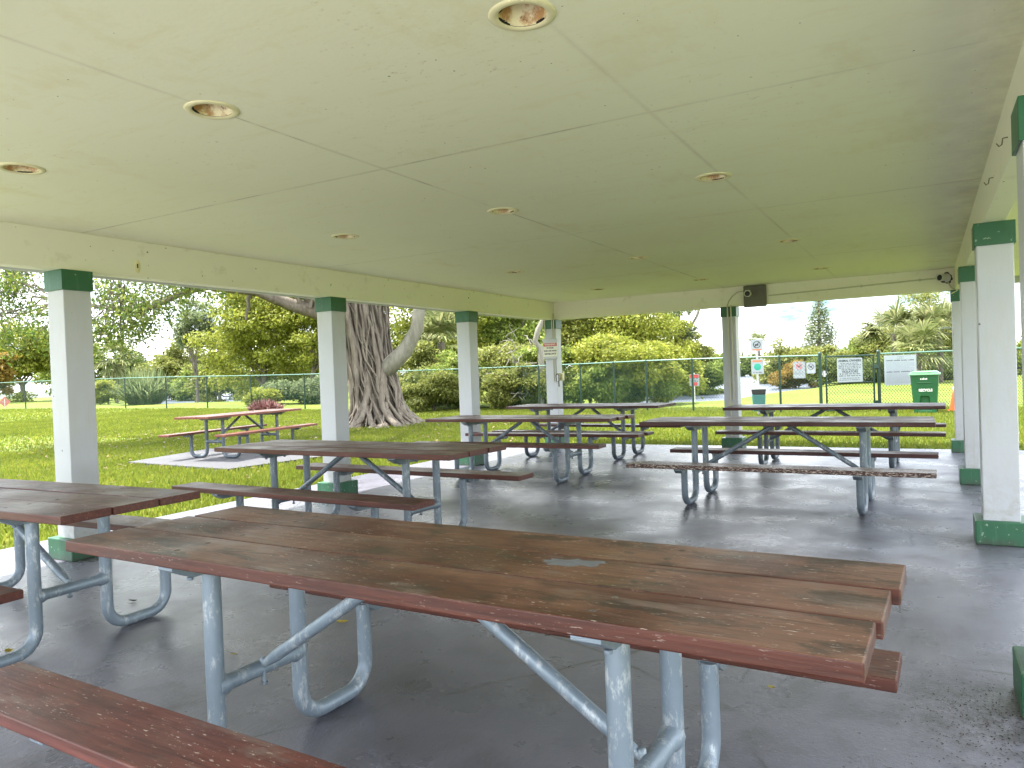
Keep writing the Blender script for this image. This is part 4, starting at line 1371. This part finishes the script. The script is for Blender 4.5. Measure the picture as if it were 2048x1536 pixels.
# ---- the big strangler fig
FX, FY = -12.9, 15.95
fz = GZ(FX, FY)
fig = thing('fig_tree', 'huge strangler fig with ropy grey trunk between the second and third left columns', 'tree', (FX, FY, fz))
def loc_of(px, py, d): return dep(px, py, d) - Vector((FX, FY, fz))
b = MB()
rs = random.Random(21)
cen = [(loc_of(762, 852, 19.6), .80), (loc_of(755, 800, 19.6), .66), (loc_of(745, 740, 19.6), .60), (loc_of(735, 680, 19.6), .60), (loc_of(728, 620, 19.6), .66), (loc_of(722, 560, 19.6), .72), (loc_of(716, 480, 19.6), .62)]
b.tube([c_[0] for c_ in cen], [c_[1] * .70 for c_ in cen], 22, 1)  # darker bark on the core puts shade between strands into its colour
def core(u):
    x = u * (len(cen) - 1); i = min(int(x), len(cen) - 2); f_ = x - i
    return cen[i][0].lerp(cen[i + 1][0], f_), cen[i][1] * (1 - f_) + cen[i + 1][1] * f_
for k in range(112):
    a = 2 * math.pi * k / 112 * 1.0 + rs.uniform(-.12, .12); tw = rs.choice([-1, -1, 1]) * rs.uniform(.1, 1.7); rad = rs.choice([.018, .024, .03, .038, .05, .07, .10])
    pts = []; rr = []
    u0_, u1_ = (0, 1) if rs.random() < .7 else (0, rs.uniform(.35, .8))
    N_ = 18
    for q in range(N_ + 1):
        u = u0_ + (u1_ - u0_) * q / N_
        c_, cr_ = core(u)
        aa = a + tw * u + .16 * math.sin(u * 11 + k) + .06 * math.sin(u * 27 + 2 * k)
        off = cr_ * (.84 + .16 * math.sin(u * 6 + k * 1.7)) - (.05 if rad > .1 else 0) + (.32 * max(0, 1 - u * 7) ** 1.6)
        pts.append(c_ + Vector((math.cos(aa), math.sin(aa), 0)) * off + Vector((0, 0, rs.uniform(-.02, .02)))); rr.append(rad * (1.05 - .35 * u) * (.9 + .25 * math.sin(u * 15 + k)))
    # flaring surface root
    d_ = Vector((math.cos(a), math.sin(a), 0)); ext = rs.uniform(.15, .8) * (1.9 if math.cos(a - R(20)) > .86 else 1)
    c_, cr_ = core(0)
    root_pts = [c_ + d_ * (cr_ + .3 + ext) + Vector((0, 0, -.16)), c_ + d_ * (cr_ + .22 + ext * .5) + Vector((0, 0, -.03))]
    pts = root_pts + [pts[0] + Vector((0, 0, .06))] + pts[1:]
    rr = [rad * .5, rad * .9] + rr
    b.tube(pts, rr, 7)
for k in range(9):
    e_ = loc_of(rs.uniform(800, 862), rs.uniform(828, 846), 19.6 + rs.uniform(-.6, 1.2)); e_.z = rs.uniform(-.06, .02)
    c_, cr_ = core(.02)
    d_ = Vector((e_.x - c_.x, e_.y - c_.y, 0)).normalized()
    st_ = c_ + d_ * cr_ * .8; st_.z = .45
    b.tube([st_, st_.lerp(e_, .25) + Vector((0, 0, -.06)), st_.lerp(e_, .5) + Vector((rs.uniform(-.1, .1), rs.uniform(-.1, .1), -.02)), e_.lerp(st_, .2), e_], [.13, .11, .09, .07, .04], 7)
b.build('trunk', [BARK, BARKD], fig)
# smooth right limb
b = MB()
lp = [loc_of(756, 752, 19.5), loc_of(782, 730, 19.2), loc_of(810, 702, 19.1), loc_of(833, 660, 19.0), loc_of(839, 615, 18.9), loc_of(848, 540, 18.8), loc_of(890, 430, 18.5)]
b.tube(lp, [.20, .235, .205, .175, .155, .14, .12], 16); b.build('limb', BARKL, fig)
b = MB()
lp2 = [loc_of(716, 640, 19.6), loc_of(672, 632, 19.2), loc_of(640, 622, 19.0), loc_of(590, 612, 18.8), loc_of(545, 596, 18.5), loc_of(512, 583, 18.2)]
b.tube(lp2, [.34, .30, .24, .17, .13, .10], 12)
lp3 = [loc_of(512, 583, 18.2), loc_of(470, 580, 17.8), loc_of(415, 574, 17.3), loc_of(375, 582, 17.0), loc_of(330, 602, 16.8), loc_of(285, 622, 16.6), loc_of(240, 618, 16.4), loc_of(195, 613, 16.2), loc_of(120, 600, 16)]
b.tube(lp3, [.10, .085, .08, .075, .065, .055, .05, .04, .03], 10)
b.tube([loc_of(650, 628, 19), loc_of(615, 590, 18.8), loc_of(560, 560, 18.4), loc_of(500, 520, 18)], [.17, .16, .14, .1], 10)
for pxa, pya, pxb, pyb in ((600, 606, 575, 560), (640, 612, 600, 560), (660, 615, 640, 570), (560, 598, 520, 560), (500, 583, 492, 640), (620, 615, 640, 560), (515, 583, 500, 560)):
    b.tube(branch_path(loc_of(pxa, pya, 18.7), loc_of(pxb, pyb, 18.6), 4, .1, rs), [.06, .05, .045, .04, .03], 7)
b.build('limb', BARK, fig)
b = MB()
for (px_, py_, dd) in ((560, 380, 20), (700, 330, 17), (820, 350, 22), (900, 300, 18), (500, 450, 14), (300, 420, 16), (640, 300, 25)):
    b.tube(branch_path(cen[-1][0] * .96, loc_of(px_, py_, dd), 6, .12, rs), [.26, .22, .18, .15, .12, .09, .06], 9)
b.build('limb', BARK, fig)
# crown overhead, mostly hidden by the roof, and hanging sprays of leaves in view
bl = []
for (px_, py_, dd, r_, rz_) in ((560, 330, 20, 2.6, 1.3), (720, 290, 18, 2.8, 1.4), (860, 300, 22, 2.8, 1.4), (400, 400, 16, 2.2, 1.1), (250, 400, 17, 2.4, 1.1), (640, 300, 26, 3, 1.5), (100, 420, 18, 2.0, 1.0)):
    q = loc_of(px_, py_, dd); bl.append((q.x, q.y, q.z, r_, r_, rz_))
P, out, _c = crown_pts(bl, 26000, 420, .62)
quads('crown', leaf_quads(P, out, .13), 4, L_MID, fig)
tw = MB(); Ps = []; Os = []
sprays = []
for k in range(62):
    zone = rs.random()
    if zone < .50: px_, py_ = rs.uniform(-40, 120), rs.uniform(520, 700)
    elif zone < .86: px_, py_ = rs.uniform(180, 305), rs.uniform(545, 690)
    else: px_, py_ = rs.uniform(300, 420), rs.uniform(548, 575)
    if px_ > 180 and py_ > 660 and px_ > 270: py_ -= 40
    sprays.append((px_, py_, rs.uniform(14.8, 18.5)))
for px_, py_, dd in sprays:
    q = loc_of(px_, py_, dd)
    src = min(lp3, key=lambda s_: (s_ - q).length) if rs.random() < .6 else loc_of(px_ + rs.uniform(-30, 60), 430, dd)
    pth = branch_path(src, q, 5, .14, rs)
    tw.tube(pth, [.022, .018, .015, .012, .009, .005], 5)
    for j in range(5):
        e_ = q + Vector((rs.gauss(0, .35), rs.gauss(0, .35), rs.gauss(-.05, .22)))
        tw.tube([pth[3 + j % 2], pth[4].lerp(e_, .6), e_], [.009, .007, .003], 4)
        nl = 46
        c_ = np.array(e_) + RNG.normal(size=(nl, 3)) * np.array([.17, .17, .11])
        Ps.append(c_); Os.append(unit(RNG.normal(size=(nl, 3))))
tw.build('twigs', BARKD, fig)
quads('leaves', leaf_quads(np.concatenate(Ps), np.concatenate(Os), .09, droop=.6, asp=.48), 4, L_SPR, fig)

# ---- background plants: name, label, category, pixel x, distance, top y, width, material ...
TREES = [
    # left, far bank
    ('tree', 'yellow green tree on the far bank at the left edge', 'tree', 45, 72, 640, 160, L_YEL, 9000, .26, .2),
    ('orange_tree', 'orange tinged low tree at the extreme left edge', 'tree', -8, 66, 692, 90, L_ORG, 4500, .22, .14),
    ('tree', 'rounded green tree hidden mostly by the first left column', 'tree', 150, 82, 655, 160, L_MID, 8000, .30, .2),
    ('tree', 'broad grey green tree on the far bank right of the first column', 'tree', 345, 92, 674, 160, L_OLV, 9000, .32, .2),
    ('tree', 'dark dense tree on the far bank left of the fig limb', 'tree', 265, 100, 690, 140, L_DRK, 7000, .34, .2),
    ('tree', 'mid green tree on the far bank below the fig limb', 'tree', 430, 84, 692, 150, L_MID, 8000, .30, .2),
    ('tree', 'bright green spreading tree behind the red table and fig limb', 'tree', 525, 50, 505, 260, L_YEL, 16000, .19, .22),
    ('tree', 'loose bright green tree just left of the second left column', 'tree', 625, 47, 500, 190, L_YEL, 11000, .18, .2),
    ('tree', 'dark layered tree below the bright tree left of the fig trunk', 'tree', 580, 60, 690, 230, L_DRK, 9000, .22, .2),
    ('tree', 'sparse feathery grey tree against the white sky left of the fig', 'tree', 395, 58, 596, 110, L_GRY, 3600, .20, .12),
    # middle, behind the fence
    ('tree', 'tall yellow green tree behind the smooth fig limb', 'tree', 850, 38, 470, 270, L_YEL, 15000, .15, .2),
    ('tree', 'tall olive tree behind the third left column', 'tree', 990, 40, 470, 260, L_MID, 14000, .15, .2),
    ('tree', 'tall light green tree behind the corner column', 'tree', 1120, 44, 500, 240, L_OLV, 12000, .17, .2),
    ('tree', 'tall yellow tree with dark trunk right of the corner column', 'tree', 1225, 43, 510, 250, L_YEL, 14000, .16, .2),
    ('tree', 'yellow green tree ending where the open sky begins', 'tree', 1318, 46, 585, 165, L_YEL, 9000, .16, .16),
    ('tree', 'pale green tree filling the gap just left of the fig trunk', 'tree', 690, 64, 500, 170, L_YEL, 9000, .22, .2),
    ('tree', 'soft green tree in the background between the fig limb and third column', 'tree', 905, 58, 520, 190, L_OLV, 10000, .21, .2),
    ('tree', 'soft yellow tree in the background behind the dead branches', 'tree', 1060, 62, 520, 190, L_YEL, 10000, .22, .2),
    ('tree', 'soft green tree in the background behind the warning sign', 'tree', 1165, 66, 545, 190, L_MID, 10000, .22, .2),
    ('tree', 'pale green tree behind the grey trunked tree', 'tree', 1375, 70, 655, 120, L_OLV, 7000, .22, .16),
    ('tree', 'pale green tree left of the bright spreading tree near the white sky', 'tree', 440, 66, 640, 130, L_OLV, 7000, .24, .16),
    # right
    ('tree', 'low green trees across the water left of the middle back column', 'tree', 1425, 82, 688, 110, L_MID, 6000, .26, .15),
    ('tree', 'distant low green tree across the water right of the middle back column', 'tree', 1505, 112, 712, 90, L_DRK, 4000, .32, .15),
    ('tree', 'rounded olive tree left of the tall pine', 'tree', 1590, 66, 676, 150, L_OLV, 9000, .21, .16),
    ('tree', 'light green tree at the foot of the tall pine', 'tree', 1672, 62, 690, 90, L_OLV, 6000, .20, .15),
    ('tree', 'light green tree right of the tall pine behind the gate', 'tree', 1735, 64, 668, 120, L_MID, 7000, .2, .16),
    ('tree', 'large spreading tree at right rising above the green bin', 'tree', 1840, 60, 580, 215, L_OLV, 15000, .18, .22),
    ('tree', 'dark tree behind the palms beside the far right column', 'tree', 1850, 70, 655, 190, L_DRK, 9000, .22, .2),
    ('tree', 'tree seen past the right columns at the right edge', 'tree', 2060, 58, 665, 200, L_MID, 8000, .22, .2),
]
for (nm, lab, cat, px_, d_, yt, wp, mt, n_, lf, tr) in TREES:
    sparse = 'sparse' in lab
    tree('broadleaf_tree' if nm == 'tree' else nm, lab, cat, px_, d_, yt, wp, mt, n_, lf, tr, low=.02 if not sparse else .45, group='trees beyond the fence', clump=None if not sparse else .6, inner=.4)

SHR = [
    ('leafy shrub with pale leaves behind the fence right of the fig trunk', 835, 31, 686, 182, L_OLV, 9450, .12),
    ('dense green shrub behind the fence left of the third column', 915, 29, 701, 168, L_MID, 9450, .11),
    ('olive vine covered shrub behind the fence right of the third column', 1010, 29.5, 676, 210, L_OLV, 10800, .11),
    ('tangled green shrub behind the fence beside the corner column', 1085, 28, 661, 154, L_MID, 8775, .11),
    ('big bright yellow green bush behind the fence right of the corner column', 1215, 28, 651, 280, L_YEL, 18900, .115),
    ('lower yellow bush leaning toward the water right of the big bush', 1310, 33, 668, 182, L_YEL, 10800, .13),
    ('dark green waterside shrub beside the red and white notice', 1395, 47, 712, 140, L_MID, 8100, .15),
    ('orange tipped shrub at the water edge behind the prohibition signs', 1590, 52, 718, 105, L_ORG, 6075, .15),
    ('small bright shrub beyond the fence right of the first left column', 215, 48, 760, 84, L_YEL, 4050, .14),
    ('blue green shrub behind the fence left of the second left column', 600, 39, 748, 154, L_GRY, 8100, .13),
    ('small light green shrub behind the purple plant', 528, 37, 766, 70, L_YEL, 3375, .11),
    ('low leafy shrub tight against the fence just right of the fig roots', 865, 27.5, 741, 154, L_OLV, 8100, .10),
    ('pale weedy shrub against the fence between the third and corner columns', 1045, 27, 731, 182, L_OLV, 9450, .10),
    ('low weedy shrub against the fence under the big yellow bush', 1180, 26.5, 724, 154, L_MID, 8100, .10),
    ('deep green shrub filling the gap behind the middle fence post right of the corner', 1275, 27.5, 734, 154, L_MID, 8100, .10),
    ('low hedge of dark shrubs behind the gate sign', 1700, 50, 714, 210, L_DRK, 6750, .15),
    ('shadowed undergrowth across the lawn behind the green bin', 1850, 52, 702, 251, L_DRK, 8100, .16),
]
for lab, px_, d_, yt, wp, mt, n_, lf in SHR:
    tree('shrub', lab, 'shrub', px_, d_, yt, wp, mt, n_, lf, .05, low=.02, group='shrubs beyond the fence', inner=.35, nclump=46)

palm('cabbage palm with drooping fronds behind the fence right of the fig', 885, 32, 684, 1.9, nf=32, group='palms beyond the fence')
palm('cabbage palm with a skirt of dead fronds on the far bank', 232, 74, 712, 2.6, skirt=14)
palm('cabbage palm left of the far right column above the bin', 1790, 47, 668, 2.5, nf=34)
palm('bushy cabbage palm partly behind the far right column', 1880, 44, 664, 2.4, nf=38)
palm('low cabbage palm beyond the fence directly above the bin lid', 1838, 43, 702, 2.1, nf=32)
palm('slim distant palm behind the top of the dog station sign', 1520, 92, 684, 2.0, nf=18, trunk=.14)
palm('small distant palm at the water end left of the dog station', 1487, 115, 706, 2.4, nf=14, trunk=.14)
spiky('fountain_grass', 'large fountain of arching pale blades behind the left fence', 290, 812, 44, 120, 84, L_GRY, 900, .045, 'shrub', .75)
spiky('bromeliad_clump', 'low clump of purple strap leaved plants in front of the fence', 531, 818, 29, 100, 34, L_RED, 420, .032, 'plant', .55)

# grey trunked tree with rising branch
gt = tree('grey_tree', 'thin grey trunked tree with a branch reaching up right into the sky', 'tree', 1352, 49, 585, 110, L_GRY, 3200, .13, .16,
          blobs=[(-.1, 0, .80, .45, .16), (.45, 0, .84, .38, .10), (.55, 0, .62, .34, .09), (-.45, 0, .66, .4, .12), (.1, 0, .5, .3, .08)], low=.4, bark=BARKL, group='trees beyond the fence', clump=.5)
b = MB(); o_ = Vector(gt.location)
b.tube([dep(1352, 735, 49) - o_, dep(1350, 690, 49) - o_, dep(1356, 640, 49) - o_, dep(1352, 590, 49) - o_], [.2, .17, .13, .1], 10)
b.tube([dep(1356, 690, 49) - o_, dep(1376, 664, 49) - o_, dep(1395, 630, 49) - o_, dep(1404, 600, 49) - o_], [.13, .11, .1, .08], 8)
b.build('limb', BARKL, gt)

# bleached dead branches in the thicket
p = dep(1075, 800, 26.5)
dt = thing('dead_tree', 'bleached crooked dead trunk with bare twigs behind the corner column', 'tree', (p.x, p.y, GZ(p.x, p.y)))
o_ = Vector(dt.location); b = MB(); rs = random.Random(5)
b.tube([dep(1082, 815, 26.5) - o_, dep(1084, 740, 26.5) - o_, dep(1080, 695, 26.5) - o_, dep(1070, 683, 26.5) - o_, dep(1076, 660, 26.5) - o_, dep(1086, 640, 26.5) - o_, dep(1100, 590, 26.5) - o_], [.13, .12, .11, .10, .10, .09, .07], 9)
b.build('trunk', BARKL, dt)
b = MB()
for k in range(46):
    a = Vector((rs.uniform(1005, 1075), rs.uniform(665, 800), 0)); an = rs.uniform(0, 6.28); ln = rs.uniform(15, 50)
    dd = rs.uniform(26.2, 27.0)
    b.tube(branch_path(dep(a.x, a.y, dd) - o_, dep(a.x + math.cos(an) * ln, a.y + math.sin(an) * ln, dd + rs.uniform(-.3, .3)) - o_, 5, .2, rs), [.022, .02, .017, .014, .011, .006], 5)
b.build('twigs', BARKL, dt)

# Norfolk pine
d_ = 78
p = dep(1642, 770, d_); z0_ = GZ(p.x, p.y); hp = dep(1642, 596, d_).z - z0_
pine = thing('norfolk_pine', 'tall narrow conical pine standing above the trees behind the gate', 'tree', (p.x, p.y, z0_))
b = MB(); b.tube([(0, 0, -.3), (0, 0, hp * .6), (0, 0, hp)], [.28, .18, .03], 10)
Pq = []; Oq = []
rs = random.Random(9)
nt = 24
for k in range(nt):
    u = k / (nt - 1); zz = hp * (.22 + .77 * u); r_ = (1.55 * (1 - u) ** .75 + .12) * 1.4
    nb = 9 if u < .8 else 6
    for j in range(nb):
        az = 2 * math.pi * (j + .5 * (k % 2)) / nb + rs.uniform(-.15, .15); L_ = r_ * rs.uniform(.8, 1.12)
        tip = Vector((math.cos(az) * L_, math.sin(az) * L_, zz + L_ * .12)); st_ = Vector((0, 0, zz))
        b.tube([st_, st_.lerp(tip, .6) - Vector((0, 0, .05)), tip], [.03, .022, .01], 4)
        for q in range(int(22 * max(.35, L_ / 1.5))):
            f_ = rs.uniform(.3, 1.03); c_ = st_.lerp(tip, f_)
            Pq.append((c_.x + rs.gauss(0, .08), c_.y + rs.gauss(0, .08), c_.z + rs.gauss(.03, .07))); Oq.append((math.cos(az), math.sin(az), .6))
b.build('trunk', BARKD, pine)
quads('crown', leaf_quads(np.array(Pq), unit(np.array(Oq)), .30, asp=.34, up=.3), 4, L_GRY, pine)

# ---------------------------------------------------------------- light
SUN_DIR = Vector((-.42, -.14, 1.0)).normalized()      # towards the sun
sl = bpy.data.lights.new('sun', 'SUN'); sl.energy = 2.8; sl.angle = R(.9); sl.color = (1.0, .955, .88)
so_ = bpy.data.objects.new('sun', sl); COL.objects.link(so_)
so_.rotation_euler = SUN_DIR.to_track_quat('Z', 'Y').to_euler(); so_.location = SUN_DIR * 50
W = bpy.data.worlds.new('World'); S.world = W; W.use_nodes = True
nt_ = W.node_tree; nt_.nodes.clear()
out = nt_.nodes.new('ShaderNodeOutputWorld'); bg = nt_.nodes.new('ShaderNodeBackground'); nt_.links.new(bg.outputs[0], out.inputs[0])
sky = nt_.nodes.new('ShaderNodeTexSky'); sky.sky_type = 'NISHITA'; sky.sun_disc = False
sky.sun_elevation = math.asin(SUN_DIR.z); sky.sun_rotation = math.atan2(SUN_DIR.x, SUN_DIR.y)
sky.air_density = 1.0; sky.dust_density = 1.5
tc = nt_.nodes.new('ShaderNodeTexCoord'); mp = nt_.nodes.new('ShaderNodeMapping'); mp.inputs['Scale'].default_value = (1.2, 1.2, 3.2)
nt_.links.new(tc.outputs['Generated'], mp.inputs[0])
nz = nt_.nodes.new('ShaderNodeTexNoise'); nz.inputs['Scale'].default_value = 2.4; nz.inputs['Detail'].default_value = 8; nz.inputs['Roughness'].default_value = .58
nt_.links.new(mp.outputs[0], nz.inputs['Vector'])
rp = nt_.nodes.new('ShaderNodeValToRGB'); rp.color_ramp.elements[0].position = .39; rp.color_ramp.elements[1].position = .60
rp.color_ramp.elements[0].color = (0, 0, 0, 1); rp.color_ramp.elements[1].color = (.92, .92, .92, 1)
nt_.links.new(nz.outputs['Fac'], rp.inputs[0])
mx = nt_.nodes.new('ShaderNodeMix'); mx.data_type = 'RGBA'; mx.inputs[7].default_value = (9.0, 9.2, 9.4, 1)
nt_.links.new(rp.outputs[0], mx.inputs[0]); dk = nt_.nodes.new('ShaderNodeMix'); dk.data_type = 'RGBA'; dk.blend_type = 'MULTIPLY'; dk.inputs[0].default_value = 1; dk.inputs[7].default_value = (.23, .29, .33, 1)
nt_.links.new(sky.outputs[0], dk.inputs[6]); nt_.links.new(dk.outputs[2], mx.inputs[6]); nt_.links.new(mx.outputs[2], bg.inputs[0])
bg.inputs[1].default_value = .14

S.view_settings.view_transform = 'Standard'; S.view_settings.look = 'None'
S.view_settings.exposure = 2.6; S.view_settings.gamma = 1; S.view_settings.use_curve_mapping = False
S.render.engine = 'CYCLES'
S.cycles.max_bounces = 12; S.cycles.diffuse_bounces = 8; S.cycles.glossy_bounces = 4; S.cycles.transparent_max_bounces = 8
S.cycles.use_denoising = True
try: S.cycles.denoiser = 'OPENIMAGEDENOISE'
except Exception: pass
S.cycles.sample_clamp_indirect = 8
S.cycles.caustics_reflective = False; S.cycles.caustics_refractive = False
